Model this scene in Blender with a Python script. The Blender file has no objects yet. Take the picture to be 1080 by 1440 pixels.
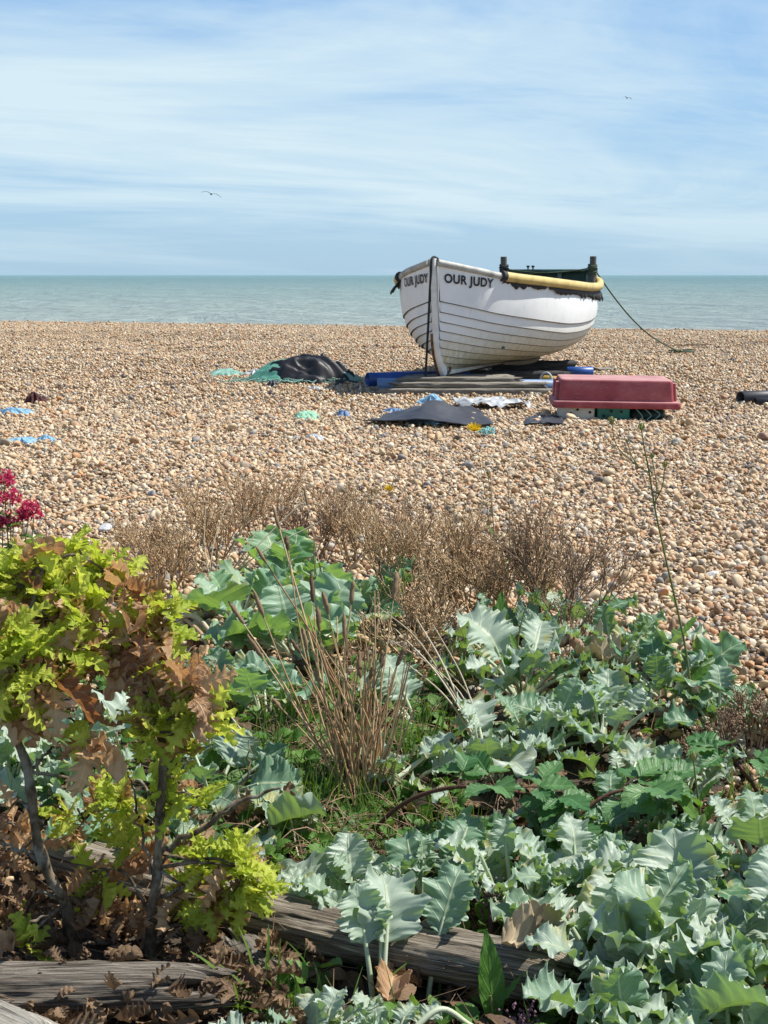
import bpy, math, random
import numpy as np
from mathutils import Vector, Matrix

R = math.radians
rng = np.random.default_rng(11)
random.seed(5)
scene = bpy.context.scene
COL = scene.collection

# ------------------------------------------------------------------ camera numbers
FPX, H = 2000.0, 1.2                       # focal length in photo pixels (1080 wide), eye height over the beach
TILT = math.atan(333.0 / FPX)
CT, ST = math.cos(TILT), math.sin(TILT)


def ray(px, py):
    a, b = (px - 540.0) / FPX, -(py - 720.0) / FPX
    return np.array([a, CT + b * ST, -ST + b * CT])


def at_z(px, py, z=0.0):
    d = ray(px, py)
    return np.array([0, 0, H]) + d * ((z - H) / d[2])


def at_y(px, py, y):
    d = ray(px, py)
    return np.array([0, 0, H]) + d * (y / d[1])


def sstep(a, b, x):
    t = np.clip((np.asarray(x, float) - a) / (b - a), 0, 1)
    return t * t * (3 - 2 * t)


# ------------------------------------------------------------------ noise
def _hash(i, j, seed):
    n = (i.astype(np.int64) * 374761393 + j.astype(np.int64) * 668265263 + seed * 974711) & 0x7FFFFFFF
    n = ((n ^ (n >> 13)) * 1274126177) & 0x7FFFFFFF
    n = n ^ (n >> 16)
    return (n & 0xFFFF) / 65535.0


def vnoise(x, y, seed=0):
    x, y = np.asarray(x, float), np.asarray(y, float)
    i, j = np.floor(x), np.floor(y)
    u, v = x - i, y - j
    u, v = u * u * (3 - 2 * u), v * v * (3 - 2 * v)
    i, j = i.astype(np.int64), j.astype(np.int64)
    a, b = _hash(i, j, seed), _hash(i + 1, j, seed)
    c, d = _hash(i, j + 1, seed), _hash(i + 1, j + 1, seed)
    return (a * (1 - u) + b * u) * (1 - v) + (c * (1 - u) + d * u) * v - 0.5


def crest(x):
    return 34.0 - 0.36 * x


def zg(x, y):
    """height of the ground"""
    x, y = np.asarray(x, float), np.asarray(y, float)
    z = 0.10 * vnoise(x * 0.45 + 3, y * 0.3, 3) * sstep(4.5, 9, y) + 0.05 * vnoise(x * 1.3, y * 0.9, 4)
    z = z - 0.10 * sstep(4.6, 2.9, y) + 0.05 * vnoise(x * 2.6, y * 2.6, 8) * sstep(4.4, 3.2, y)
    z = z * (1 - 0.8 * np.exp(-(((x - 1.0) / 2.5) ** 2 + ((y - 14.5) / 2.5) ** 2)))
    over = np.maximum(0, y - crest(x))
    z = z * sstep(0, -6, y - crest(x)) - 0.03 * sstep(-6, 0, y - crest(x)) - 0.16 * over ** 1.0 * sstep(0, 3, over)
    return z


def on_ground(px, py):
    """the point of the ground behind a pixel"""
    p = at_z(px, py, 0)
    for _ in range(6):
        p = at_z(px, py, float(zg(p[0], p[1])))
    return p


# ------------------------------------------------------------------ mesh collecting
class G:
    def __init__(s):
        s.V, s.U, s.F3, s.F4, s.M3, s.M4, s.n = [], [], [], [], [], [], 0

    def add(s, V, F, uv=None, m=0):
        V = np.asarray(V, float).reshape(-1, 3)
        F = np.asarray(F, int)
        if len(F) == 0:
            return
        s.V.append(V)
        if uv is None:
            uv = np.zeros((len(V), 3))
        uv = np.asarray(uv, float)
        if uv.ndim == 1:
            uv = np.tile(uv, (len(V), 1))
        s.U.append(uv)
        (s.F3 if F.shape[1] == 3 else s.F4).append(F + s.n)
        (s.M3 if F.shape[1] == 3 else s.M4).append(np.full(len(F), m))
        s.n += len(V)

    def addi(s, F, m=0, base=None):
        """more faces on the last added block"""
        F = np.asarray(F, int) + (s.n - len(s.V[-1]))
        (s.F3 if F.shape[1] == 3 else s.F4).append(F)
        (s.M3 if F.shape[1] == 3 else s.M4).append(np.full(len(F), m))

    def mesh(s, name, mats, off=(0, 0, 0), smooth=True):
        me = bpy.data.meshes.new(name)
        V = np.concatenate(s.V) - np.asarray(off, float)
        f3 = np.concatenate(s.F3) if s.F3 else np.zeros((0, 3), int)
        f4 = np.concatenate(s.F4) if s.F4 else np.zeros((0, 4), int)
        mi = np.concatenate(s.M3 + s.M4) if (s.M3 or s.M4) else np.zeros(0, int)
        loops = np.concatenate([f3.ravel(), f4.ravel()]).astype(np.int32)
        starts = np.concatenate([np.arange(len(f3)) * 3, len(f3) * 3 + np.arange(len(f4)) * 4]).astype(np.int32)
        me.vertices.add(len(V))
        me.vertices.foreach_set("co", V.astype(np.float32).ravel())
        me.loops.add(len(loops))
        me.loops.foreach_set("vertex_index", loops)
        me.polygons.add(len(starts))
        me.polygons.foreach_set("loop_start", starts)
        me.polygons.foreach_set("material_index", mi.astype(np.int32))
        me.polygons.foreach_set("use_smooth", np.full(len(starts), smooth, dtype=bool))
        a = me.attributes.new("uvw", "FLOAT_VECTOR", "POINT")
        a.data.foreach_set("vector", np.concatenate(s.U).astype(np.float32).ravel())
        for m in (mats if isinstance(mats, (list, tuple)) else [mats]):
            me.materials.append(m)
        me.update(calc_edges=True)
        me.validate()
        return me

    def build(s, name, mats, parent=None, smooth=True):
        if parent is not None:
            off = WORLD[parent.name]
            o = bpy.data.objects.new(name, s.mesh(name, mats, off, smooth))
            COL.objects.link(o)
            o.parent = parent
            WORLD[o.name] = off
        else:
            V = np.concatenate(s.V)
            off = np.array([(V[:, 0].min() + V[:, 0].max()) / 2, (V[:, 1].min() + V[:, 1].max()) / 2, V[:, 2].min()])
            o = bpy.data.objects.new(name, s.mesh(name, mats, off, smooth))
            o.location = off
            COL.objects.link(o)
            WORLD[o.name] = off
        return o


WORLD = {}


def tag(o, label, cat, group=None):
    o["label"], o["category"] = label, cat
    if group:
        o["group"] = group
    return o


def thing(name, label, cat, loc, group=None):
    o = bpy.data.objects.new(name, None)
    o.empty_display_size = 0.1
    o.location = loc
    COL.objects.link(o)
    WORLD[o.name] = np.asarray(loc, float)
    return tag(o, label, cat, group)


def unit(v):
    v = np.asarray(v, float)
    return v / (np.linalg.norm(v) + 1e-12)


def smooth_path(pts, n):
    """Catmull-Rom through the points"""
    P = np.asarray(pts, float)
    P = np.vstack([2 * P[0] - P[1], P, 2 * P[-1] - P[-2]])
    out = []
    k = len(P) - 3
    for t in np.linspace(0, k - 1e-6, n):
        i = int(t)
        u = t - i
        a, b, c, d = P[i], P[i + 1], P[i + 2], P[i + 3]
        out.append(0.5 * ((2 * b) + (c - a) * u + (2 * a - 5 * b + 4 * c - d) * u * u + (3 * b - a - 3 * c + d) * u ** 3))
    return np.array(out)


def tube(g, pts, rad, n=6, uv=0.0, m=0, cap=True, squash=None):
    P = np.asarray(pts, float)
    k = len(P)
    rad = np.broadcast_to(np.asarray(rad, float), (k,)) if np.ndim(rad) < 1 or len(np.atleast_1d(rad)) == k else np.interp(np.linspace(0, 1, k), np.linspace(0, 1, len(rad)), rad)
    T = np.gradient(P, axis=0)
    T /= np.linalg.norm(T, axis=1)[:, None] + 1e-12
    ref = np.array([0, 0, 1.0]) if abs(T[0, 2]) < 0.9 else np.array([1.0, 0, 0])
    X = unit(np.cross(T[0], ref))
    ang = np.linspace(0, 2 * np.pi, n, endpoint=False)
    V, U = [], []
    L = np.concatenate([[0], np.cumsum(np.linalg.norm(np.diff(P, axis=0), axis=1))])
    for i in range(k):
        X = unit(X - T[i] * np.dot(X, T[i]))
        Y = np.cross(T[i], X)
        V.append(P[i] + rad[i] * (np.cos(ang)[:, None] * X + np.sin(ang)[:, None] * Y))
        U.append(np.stack([ang / 6.2832, np.full(n, L[i]), np.full(n, uv)], 1))
    V, U = np.concatenate(V), np.concatenate(U)
    i, j = np.meshgrid(np.arange(k - 1), np.arange(n), indexing="ij")
    F = np.stack([i * n + j, i * n + (j + 1) % n, (i + 1) * n + (j + 1) % n, (i + 1) * n + j], -1).reshape(-1, 4)
    g.add(V, F, U, m)
    if cap:
        for e, c in ((0, P[0]), (k - 1, P[-1])):
            ring = V[e * n:(e + 1) * n]
            q = np.arange(n)
            f = np.stack([q, (q + 1) % n, np.full(n, n)], 1)
            g.add(np.vstack([ring, c]), f if e else f[:, ::-1], np.array([0, 0, uv]), m)


def segs(g, P0, P1, r0, r1, uv=0.0, m=0):
    """many straight three-sided twigs at once"""
    P0, P1 = np.asarray(P0, float), np.asarray(P1, float)
    if len(P0) == 0:
        return
    D = P1 - P0
    D /= np.linalg.norm(D, axis=1)[:, None] + 1e-12
    ref = np.where(np.abs(D[:, 2:3]) < 0.9, np.array([[0, 0, 1.0]]), np.array([[1.0, 0, 0]]))
    X = np.cross(D, ref)
    X /= np.linalg.norm(X, axis=1)[:, None] + 1e-12
    Y = np.cross(D, X)
    r0, r1 = np.broadcast_to(r0, (len(P0),))[:, None], np.broadcast_to(r1, (len(P0),))[:, None]
    V = []
    for a in (0, 2.0944, 4.18879):
        o = X * math.cos(a) + Y * math.sin(a)
        V += [P0 + o * r0, P1 + o * r1]
    V = np.stack(V, 1).reshape(-1, 3)
    b = np.arange(len(P0))[:, None] * 6
    F = np.concatenate([b + np.array([[0, 2, 3, 1]]), b + np.array([[2, 4, 5, 3]]), b + np.array([[4, 0, 1, 5]])])
    uv = np.broadcast_to(np.asarray(uv, float), (len(P0),))
    U = np.zeros((len(V), 3))
    U[:, 2] = np.repeat(uv, 6)
    g.add(V, F, U, m)


def blobs(g, C, r, uv=0.0, m=0, stretch=None):
    """little octahedra"""
    C = np.asarray(C, float)
    if len(C) == 0:
        return
    o = np.array([[1, 0, 0], [-1, 0, 0], [0, 1, 0], [0, -1, 0], [0, 0, 1.25], [0, 0, -1.25]], float)
    r = np.broadcast_to(r, (len(C),))
    V = (C[:, None, :] + o[None] * r[:, None, None]).reshape(-1, 3)
    f = np.array([[0, 2, 4], [2, 1, 4], [1, 3, 4], [3, 0, 4], [2, 0, 5], [1, 2, 5], [3, 1, 5], [0, 3, 5]])
    F = (np.arange(len(C))[:, None, None] * 6 + f[None]).reshape(-1, 3)
    U = np.zeros((len(V), 3))
    U[:, 2] = np.repeat(np.broadcast_to(uv, (len(C),)), 6)
    g.add(V, F, U, m)


def gridf(a, b, off=0):
    i, j = np.meshgrid(np.arange(a - 1), np.arange(b - 1), indexing="ij")
    return np.stack([i * b + j, (i + 1) * b + j, (i + 1) * b + j + 1, i * b + j + 1], -1).reshape(-1, 4) + off


def box(g, c, size, rz=0.0, rx=0.0, bevel=0.006, m=0, taper=1.0, uv=0.0):
    """a box with bevelled edges; c is the middle of its base"""
    hx, hy, h = size[0] / 2, size[1] / 2, size[2]
    b = min(bevel, hx * 0.45, hy * 0.45, h * 0.45)
    rings = [(0, b), (b, 0), (h - b, 0), (h, b)]
    V = []
    for z, i in rings:
        k = 1 + (taper - 1) * z / h
        X, Y = hx * k - i, hy * k - i
        q = b * 0.8 if i == 0 else 0.0005
        V += [(-X + q, -Y, z), (X - q, -Y, z), (X, -Y + q, z), (X, Y - q, z), (X - q, Y, z), (-X + q, Y, z), (-X, Y - q, z), (-X, -Y + q, z)]
    V = np.array(V, float)
    F = []
    for k in range(3):
        for j in range(8):
            F.append((k * 8 + j, k * 8 + (j + 1) % 8, k * 8 + 8 + (j + 1) % 8, k * 8 + 8 + j))
    top, bot = [24 + j for j in range(8)], [j for j in range(8)][::-1]
    for t in (top, bot):
        F += [(t[0], t[1], t[2], t[3]), (t[0], t[3], t[4], t[7]), (t[4], t[5], t[6], t[7])]
    U = np.stack([V[:, 0], V[:, 1] + V[:, 2], np.full(len(V), uv)], 1)
    cx, sx = math.cos(rx), math.sin(rx)
    V = np.stack([V[:, 0], V[:, 1] * cx - V[:, 2] * sx, V[:, 1] * sx + V[:, 2] * cx], 1)
    cz, sz = math.cos(rz), math.sin(rz)
    V = np.stack([V[:, 0] * cz - V[:, 1] * sz, V[:, 0] * sz + V[:, 1] * cz, V[:, 2]], 1) + np.asarray(c, float)
    g.add(V, F, U, m)


# ------------------------------------------------------------------ materials
class Mat:
    def __init__(s, name):
        s.m = bpy.data.materials.new(name)
        s.m.use_nodes = True
        s.t = s.m.node_tree
        s.t.nodes.clear()
        s.out = s.t.nodes.new("ShaderNodeOutputMaterial")

    def n(s, typ, **kw):
        nd = s.t.nodes.new("ShaderNode" + typ)
        ins = kw.pop("ins", {})
        for k, v in kw.items():
            setattr(nd, k, v)
        for k, v in ins.items():
            s.set(nd.inputs[k], v)
        return nd

    def set(s, sock, v):
        if isinstance(v, bpy.types.NodeSocket):
            s.t.links.new(v, sock)
        elif isinstance(v, (tuple, list)) and len(v) == 3 and sock.type == "RGBA":
            sock.default_value = (*v, 1)
        else:
            sock.default_value = v

    def math(s, op, a, b=0.0, c=0.0, clamp=False):
        nd = s.n("Math", operation=op, use_clamp=clamp)
        for i, v in enumerate((a, b, c)):
            s.set(nd.inputs[i], v)
        return nd.outputs[0]

    def mix(s, f, a, b, blend="MIX"):
        nd = s.n("Mix", data_type="RGBA", blend_type=blend)
        s.set(nd.inputs[0], f)
        s.set(nd.inputs[6], a)
        s.set(nd.inputs[7], b)
        return nd.outputs[2]

    def ramp(s, f, stops, const=False):
        nd = s.n("ValToRGB")
        cr = nd.color_ramp
        if const:
            cr.interpolation = "CONSTANT"
        while len(cr.elements) < len(stops):
            cr.elements.new(0.5)
        for e, (p, c) in zip(cr.elements, stops):
            e.position = p
            e.color = (*c, 1) if len(c) == 3 else c
        s.set(nd.inputs[0], f)
        return nd.outputs[0]

    def noise(s, vec=None, scale=5.0, detail=4.0, rough=0.55, dist=0.0, out=0):
        nd = s.n("TexNoise", ins={"Scale": scale, "Detail": detail, "Roughness": rough, "Distortion": dist})
        if vec is not None:
            s.set(nd.inputs["Vector"], vec)
        return nd.outputs[out]

    def obj(s):
        return s.n("TexCoord").outputs["Object"]

    def geo_pos(s):
        return s.n("NewGeometry").outputs["Position"]

    def attr(s, name="uvw", typ="GEOMETRY"):
        return s.n("Attribute", attribute_name=name, attribute_type=typ)

    def scale(s, v, xyz, loc=(0, 0, 0)):
        nd = s.n("Mapping", ins={"Scale": xyz, "Location": loc})
        s.set(nd.inputs["Vector"], v)
        return nd.outputs[0]

    def sep(s, v):
        nd = s.n("SeparateXYZ")
        s.set(nd.inputs[0], v)
        return nd.outputs

    def bump(s, h, strength=0.3, dist=0.01, normal=None):
        nd = s.n("Bump", ins={"Strength": strength, "Distance": dist, "Height": h})
        if normal is not None:
            s.set(nd.inputs["Normal"], normal)
        return nd.outputs[0]

    def principled(s, col, rough=0.6, normal=None, **kw):
        nd = s.n("BsdfPrincipled")
        s.set(nd.inputs["Base Color"], col)
        s.set(nd.inputs["Roughness"], rough)
        if normal is not None:
            s.set(nd.inputs["Normal"], normal)
        for k, v in kw.items():
            s.set(nd.inputs[k.replace("_", " ")], v)
        return nd.outputs[0]

    def leaf(s, col, tcol, trans=0.4, rough=0.5, normal=None, spec=0.35):
        p = s.principled(col, rough, normal, Specular_IOR_Level=spec)
        t = s.n("BsdfTranslucent")
        s.set(t.inputs[0], tcol)
        if normal is not None:
            s.set(t.inputs["Normal"], normal)
        mx = s.n("MixShader")
        s.set(mx.inputs[0], trans)
        s.t.links.new(p, mx.inputs[1])
        s.t.links.new(t.outputs[0], mx.inputs[2])
        return mx.outputs[0]

    def done(s, shader):
        s.t.links.new(shader, s.out.inputs["Surface"])
        return s.m


def simple(name, col, rough=0.6, var=0.25, scale=12.0, bump=0.15, dark=None, **kw):
    """a worn, slightly blotchy surface"""
    m = Mat(name)
    o = m.obj()
    n1 = m.noise(o, scale, 5)
    n2 = m.noise(o, scale * 6, 4)
    d = dark or tuple(c * (1 - var * 1.6) for c in col)
    l = tuple(min(1, c * (1 + var * 0.6)) for c in col)
    c = m.ramp(n1, [(0.3, d), (0.5, col), (0.72, l)])
    c = m.mix(m.math("MULTIPLY", n2, 0.35), c, d)
    return m.done(m.principled(c, rough, m.bump(n2, bump, 0.005), **kw))


def mat_pebble(typ, attr):
    m = Mat("flint_pebbles")
    a = m.attr(attr, typ)
    r = a.outputs["Fac"]
    stops = [(0.0, (.50, .36, .20)), (.13, (.60, .46, .28)), (.26, (.42, .25, .12)), (.36, (.68, .58, .41)), (.47, (.52, .33, .165)),
             (.57, (.33, .275, .205)), (.64, (.62, .50, .34)), (.73, (.27, .15, .08)), (.79, (.74, .67, .53)), (.86, (.22, .225, .23)),
             (.91, (.55, .27, .11)), (.95, (.42, .40, .36)), (.98, (.09, .085, .085))]
    base = m.ramp(r, stops, const=True)
    o = m.obj()
    sh = m.n("VectorMath", operation="ADD")
    m.set(sh.inputs[0], o)
    cmb = m.n("CombineXYZ")
    m.set(cmb.inputs[0], m.math("MULTIPLY", r, 913.0))
    m.t.links.new(cmb.outputs[0], sh.inputs[1])
    n = m.noise(sh.outputs[0], 45 if typ == "INSTANCER" else 60, 4, 0.6)
    c = m.mix(m.ramp(n, [(0.42, (0, 0, 0)), (0.66, (1, 1, 1))]), base, m.mix(0.55, base, (.17, .11, .07)))
    c = m.mix(m.ramp(m.noise(sh.outputs[0], 20, 2), [(0.55, (0, 0, 0)), (0.62, (.6, .6, .6))]), c, (.60, .55, .46))
    c = m.mix(1.0, c, (1.04, 1.0, .935), "MULTIPLY")
    return m.done(m.principled(c, 0.58, m.bump(n, 0.25, 0.003), Specular_IOR_Level=0.35))


def mat_ground():
    m = Mat("beach_ground")
    p = m.geo_pos()
    y = m.sep(p)[1]
    v = m.n("TexVoronoi", ins={"Scale": 24.0})
    m.set(v.inputs["Vector"], p)
    peb = m.mix(m.sep(v.outputs["Color"])[0], (.14, .085, .045), (.26, .175, .10))
    peb = m.mix(m.math("MULTIPLY", v.outputs["Distance"], 1.3), peb, (.08, .055, .035))
    soil = m.ramp(m.noise(p, 9, 6), [(0.3, (.022, .016, .011)), (0.6, (.06, .043, .028)), (0.75, (.13, .10, .065))])
    f = m.math("ADD", y, m.math("MULTIPLY", m.noise(p, 2.5, 4), 1.6))
    f = m.math("MULTIPLY_ADD", f, 0.9, -4.0, clamp=True)
    c = m.mix(f, soil, peb)
    return m.done(m.principled(c, 0.9, m.bump(m.noise(p, 30, 6), 0.8, 0.03)))


def mat_sea():
    m = Mat("sea_water")
    p = m.geo_pos()
    y = m.sep(p)[1]
    f = m.math("MULTIPLY", m.math("LOGARITHM", m.math("MAXIMUM", m.math("DIVIDE", y, 55.0), 1.0), 2.0), 1 / 4.2, clamp=True)
    n = m.noise(m.scale(p, (.004, .02, 1)), 1.0, 5)
    c = m.ramp(m.math("ADD", f, m.math("MULTIPLY_ADD", n, 0.4, -0.2)), [(0.0, (.60, .61, .52)), (0.3, (.45, .53, .45)), (0.65, (.26, .39, .345)), (1.0, (.115, .245, .24))])
    w1 = m.noise(m.scale(p, (.45, .22, 1)), 1.0, 10, 0.66, 0.6)
    w2 = m.noise(m.scale(p, (.07, .035, 1)), 1.0, 9, 0.64, 0.5)
    foam = m.math("MULTIPLY", m.ramp(m.noise(m.scale(p, (.06, .30, 1)), 1.0, 8, 0.7, .4), [(0.52, (0, 0, 0)), (0.64, (1, 1, 1))]),
                  m.math("SUBTRACT", 1.0, m.math("MULTIPLY", f, 2.2, clamp=True)), clamp=True)
    c = m.mix(m.ramp(w1, [(.38, (.8, .8, .8)), (.60, (0, 0, 0))]), c, m.mix(0.5, c, (.05, .13, .115)))
    c = m.mix(m.ramp(w2, [(.45, (0, 0, 0)), (.68, (.45, .45, .45))]), c, (.30, .37, .32))
    c = m.mix(m.math("MULTIPLY", foam, 0.75), c, (.62, .64, .58))
    h = m.math("ADD", m.math("MULTIPLY", w1, 3.2), m.math("MULTIPLY", w2, 9.0))
    return m.done(m.principled(c, 0.3, m.bump(h, 1.0, 1.0), Specular_IOR_Level=0.2))


def mat_hull():
    m = Mat("white_boat_paint")
    a = m.sep(m.attr().outputs["Vector"])           # x: along, y: height 0..1, z: plank
    o = m.obj()
    n = m.noise(o, 3.5, 6, 0.6)
    n2 = m.noise(m.scale(o, (6, 6, 1.2)), 4, 5, 0.6)
    c = m.ramp(n, [(0.3, (.79, .81, .80)), (0.55, (.87, .88, .865)), (0.8, (.89, .895, .88))])
    low = m.math("MULTIPLY_ADD", a[1], -2.4, 1.25, clamp=True)
    c = m.mix(m.math("MULTIPLY", m.math("MULTIPLY", low, n2), 1.6, clamp=True), c, (.44, .39, .20))
    streak = m.ramp(m.noise(m.scale(o, (9, 9, .5)), 2.0, 5, 0.65), [(0.60, (0, 0, 0)), (0.74, (1, 1, 1))])
    c = m.mix(m.math("MULTIPLY", streak, 0.38), c, (.40, .36, .30))
    fleck = m.ramp(m.noise(o, 40, 4, 0.6), [(0.68, (0, 0, 0)), (0.72, (1, 1, 1))])
    c = m.mix(m.math("MULTIPLY", fleck, 0.3), c, (.42, .36, .28))
    return m.done(m.principled(c, 0.42, m.bump(n2, 0.12, 0.004), Specular_IOR_Level=0.4))


def mat_wood(name, light, mid, dark, crack=0.55):
    m = Mat(name)
    a = m.sep(m.attr().outputs["Vector"])           # x: round, y: along in metres
    cm = m.n("CombineXYZ")
    m.set(cm.inputs[0], m.math("COSINE", m.math("MULTIPLY", a[0], 6.2832)))
    m.set(cm.inputs[1], m.math("SINE", m.math("MULTIPLY", a[0], 6.2832)))
    m.set(cm.inputs[2], m.math("MULTIPLY", a[1], 1.0))
    n = m.noise(m.scale(cm.outputs[0], (7, 7, 3)), 1.6, 7, 0.68, 1.1)
    n2 = m.noise(m.scale(cm.outputs[0], (22, 22, 6)), 1.5, 5, 0.65)
    n3 = m.noise(cm.outputs[0], 2.2, 3)
    c = m.ramp(n, [(0.36, dark), (0.47, mid), (0.62, light)])
    c = m.mix(m.ramp(n2, [(0.33, (crack, crack, crack)), (0.5, (0, 0, 0))]), c, tuple(v * 0.35 for v in dark))
    c = m.mix(m.ramp(n3, [(0.5, (0, 0, 0)), (0.75, (.5, .5, .5))]), c, tuple(v * 0.5 for v in mid))
    h = m.math("ADD", n, m.math("MULTIPLY", n2, 0.5))
    return m.done(m.principled(c, 0.85, m.bump(h, 0.9, 0.012), Specular_IOR_Level=0.2))


def mat_kale(name="sea_kale_leaf", col=(.085, .205, .105), col2=(.43, .51, .41), tcol=(.30, .48, .07), trans=0.27):
    m = Mat(name)
    a = m.sep(m.attr().outputs["Vector"])           # x: across -1..1, y: along 0..1, z: this leaf's tone
    t = m.math("ABSOLUTE", a[0])
    nz = m.noise(m.obj(), 30, 4)
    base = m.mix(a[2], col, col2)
    base = m.mix(m.math("MULTIPLY", nz, 0.5), base, m.mix(0.4, base, (.10, .17, .11)))
    mid = m.math("SUBTRACT", 1.0, m.math("DIVIDE", t, m.math("MULTIPLY_ADD", a[1], -0.055, 0.085)), clamp=True)
    ph = m.math("FRACT", m.math("SUBTRACT", m.math("MULTIPLY", a[1], 6.0), m.math("MULTIPLY", t, 1.9)))
    sv = m.math("SUBTRACT", 1.0, m.math("MULTIPLY", m.math("ABSOLUTE", m.math("SUBTRACT", ph, 0.5)), 11.0), clamp=True)
    sv = m.math("MULTIPLY", sv, m.math("SUBTRACT", 1.0, t))
    vein = m.math("MAXIMUM", m.math("MULTIPLY", mid, 1.6, clamp=True), m.math("MULTIPLY", sv, 0.65), clamp=True)
    c = m.mix(m.math("MULTIPLY", vein, 0.85), base, (.46, .53, .33))
    old = m.math("ADD", m.noise(m.obj(), 9, 4, .6), m.math("MULTIPLY", t, .12))
    old = m.ramp(old, [(.66, (0, 0, 0)), (.72, (.8, .8, .8))])
    c = m.mix(old, c, (.42, .40, .16))
    rim = m.math("MULTIPLY_ADD", t, 14.0, -13.0, clamp=True)
    c = m.mix(m.math("MULTIPLY", rim, 0.8), c, (.62, .66, .56))  # pale leaf margin, whitened further in colour for sunlight on the frills
    nrm = m.bump(m.math("ADD", m.math("MULTIPLY", vein, -0.6), m.math("MULTIPLY", nz, 0.5)), 0.5, 0.004)
    return m.done(m.leaf(c, tcol, trans, 0.46, nrm, 0.42))


def mat_flat_leaf(name, c0, c1, tc0, tc1, trans=0.45, rough=0.5, veins=5.0, spec=0.3, patch=None):
    m = Mat(name)
    a = m.sep(m.attr().outputs["Vector"])
    t = m.math("ABSOLUTE", a[0])
    nz = m.noise(m.obj(), 60, 4)
    c, tc = m.mix(a[2], c0, c1), m.mix(a[2], tc0, tc1)
    c = m.mix(m.math("MULTIPLY", nz, 0.5), c, m.mix(0.5, c, tuple(v * 0.3 for v in c0)))
    mid = m.math("SUBTRACT", 1.0, m.math("MULTIPLY", t, 9.0), clamp=True)
    ph = m.math("FRACT", m.math("SUBTRACT", m.math("MULTIPLY", a[1], veins), m.math("MULTIPLY", t, 1.6)))
    sv = m.math("SUBTRACT", 1.0, m.math("MULTIPLY", m.math("ABSOLUTE", m.math("SUBTRACT", ph, 0.5)), 7.0), clamp=True)
    v = m.math("MAXIMUM", mid, m.math("MULTIPLY", sv, 0.6))
    c = m.mix(m.math("MULTIPLY", v, 0.35), c, tuple(min(1, q * 1.7) for q in c1))
    if patch:
        pf = m.math("ADD", m.noise(m.obj(), 13, 4, .6), m.math("MULTIPLY", t, .10))
        pf = m.ramp(pf, [(.63, (0, 0, 0)), (.70, (1, 1, 1))])
        c, tc = m.mix(pf, c, patch), m.mix(pf, tc, patch)
    return m.done(m.leaf(c, tc, trans, rough, m.bump(m.math("SUBTRACT", nz, v), 0.5, 0.003), spec))


def mat_stem(name, c0, c1, rough=0.7, trans=0.0):
    m = Mat(name)
    a = m.sep(m.attr().outputs["Vector"])
    c = m.mix(m.math("ADD", m.math("MULTIPLY", m.noise(m.obj(), 70, 3), 0.8), m.math("MULTIPLY_ADD", a[2], 1.0, -0.4), clamp=True), c0, c1)
    return m.done(m.leaf(c, c, trans, rough, None, 0.2) if trans else m.principled(c, rough, Specular_IOR_Level=0.25))


def mat_net(name, c0, c1, scale=60.0, gap=0.4):
    """knotted netting: dark between its threads"""
    m = Mat(name)
    o = m.obj()
    v = m.n("TexVoronoi", feature="DISTANCE_TO_EDGE", ins={"Scale": scale})
    m.set(v.inputs["Vector"], o)
    th = m.math("LESS_THAN", v.outputs["Distance"], 0.09)
    n = m.noise(o, 6, 4)
    c = m.mix(n, c0, c1)
    c = m.mix(m.math("MULTIPLY", m.math("SUBTRACT", 1.0, th), gap), c, tuple(x * 0.25 for x in c0))
    return m.done(m.principled(c, 0.75, m.bump(th, 0.8, 0.006)))


M = {}
M["peb_i"] = mat_pebble("INSTANCER", "tint")
M["peb_a"] = mat_pebble("GEOMETRY", "tint")
M["ground"] = mat_ground()
M["sea"] = mat_sea()
M["hull"] = mat_hull()
M["seam"] = simple("plank_seam", (.15, .155, .15), 0.8)
M["stem_white"] = simple("stem_paint", (.76, .76, .72), 0.45, 0.12, 9)
M["rust"] = simple("rusty_iron", (.17, .075, .035), 0.8, 0.5, 18, 0.4)
M["grey_rail"] = simple("weathered_rail", (.46, .46, .41), 0.6, 0.3, 10)
M["yellow_hose"] = simple("yellow_hose", (.62, .47, .17), 0.5, 0.2, 8)
M["black_rubber"] = simple("black_rubber", (.028, .028, .030), 0.7, 0.4, 25, 0.5)
M["green_paint"] = simple("green_paint", (.055, .115, .085), 0.55, 0.35, 8)
M["green_dark"] = simple("green_panel", (.018, .045, .036), 0.6, 0.35, 8)
M["post_wood"] = mat_wood("post_wood", (.27, .245, .205), (.15, .135, .115), (.04, .036, .03))
M["letter"] = simple("black_lettering", (.022, .022, .024), 0.55, 0.2, 20)
M["rope_dark"] = simple("dark_rope", (.035, .04, .042), 0.85, 0.4, 60, 0.8)
M["rope_green"] = simple("green_rope", (.085, .115, .065), 0.85, 0.4, 60, 0.8)
M["rope_brown"] = simple("brown_rope", (.20, .15, .095), 0.85, 0.4, 60, 0.8)
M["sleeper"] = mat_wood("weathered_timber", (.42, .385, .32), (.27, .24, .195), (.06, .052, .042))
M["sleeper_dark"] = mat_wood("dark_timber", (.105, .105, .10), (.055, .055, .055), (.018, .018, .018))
M["blue"] = simple("blue_plastic_pipe", (.02, .085, .33), 0.4, 0.25, 7)
M["blue_pale"] = simple("pale_blue_plastic", (.12, .21, .36), 0.5, 0.25, 7)
M["yellow_pipe"] = simple("yellow_plastic", (.60, .42, .10), 0.5, 0.2, 7)


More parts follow.
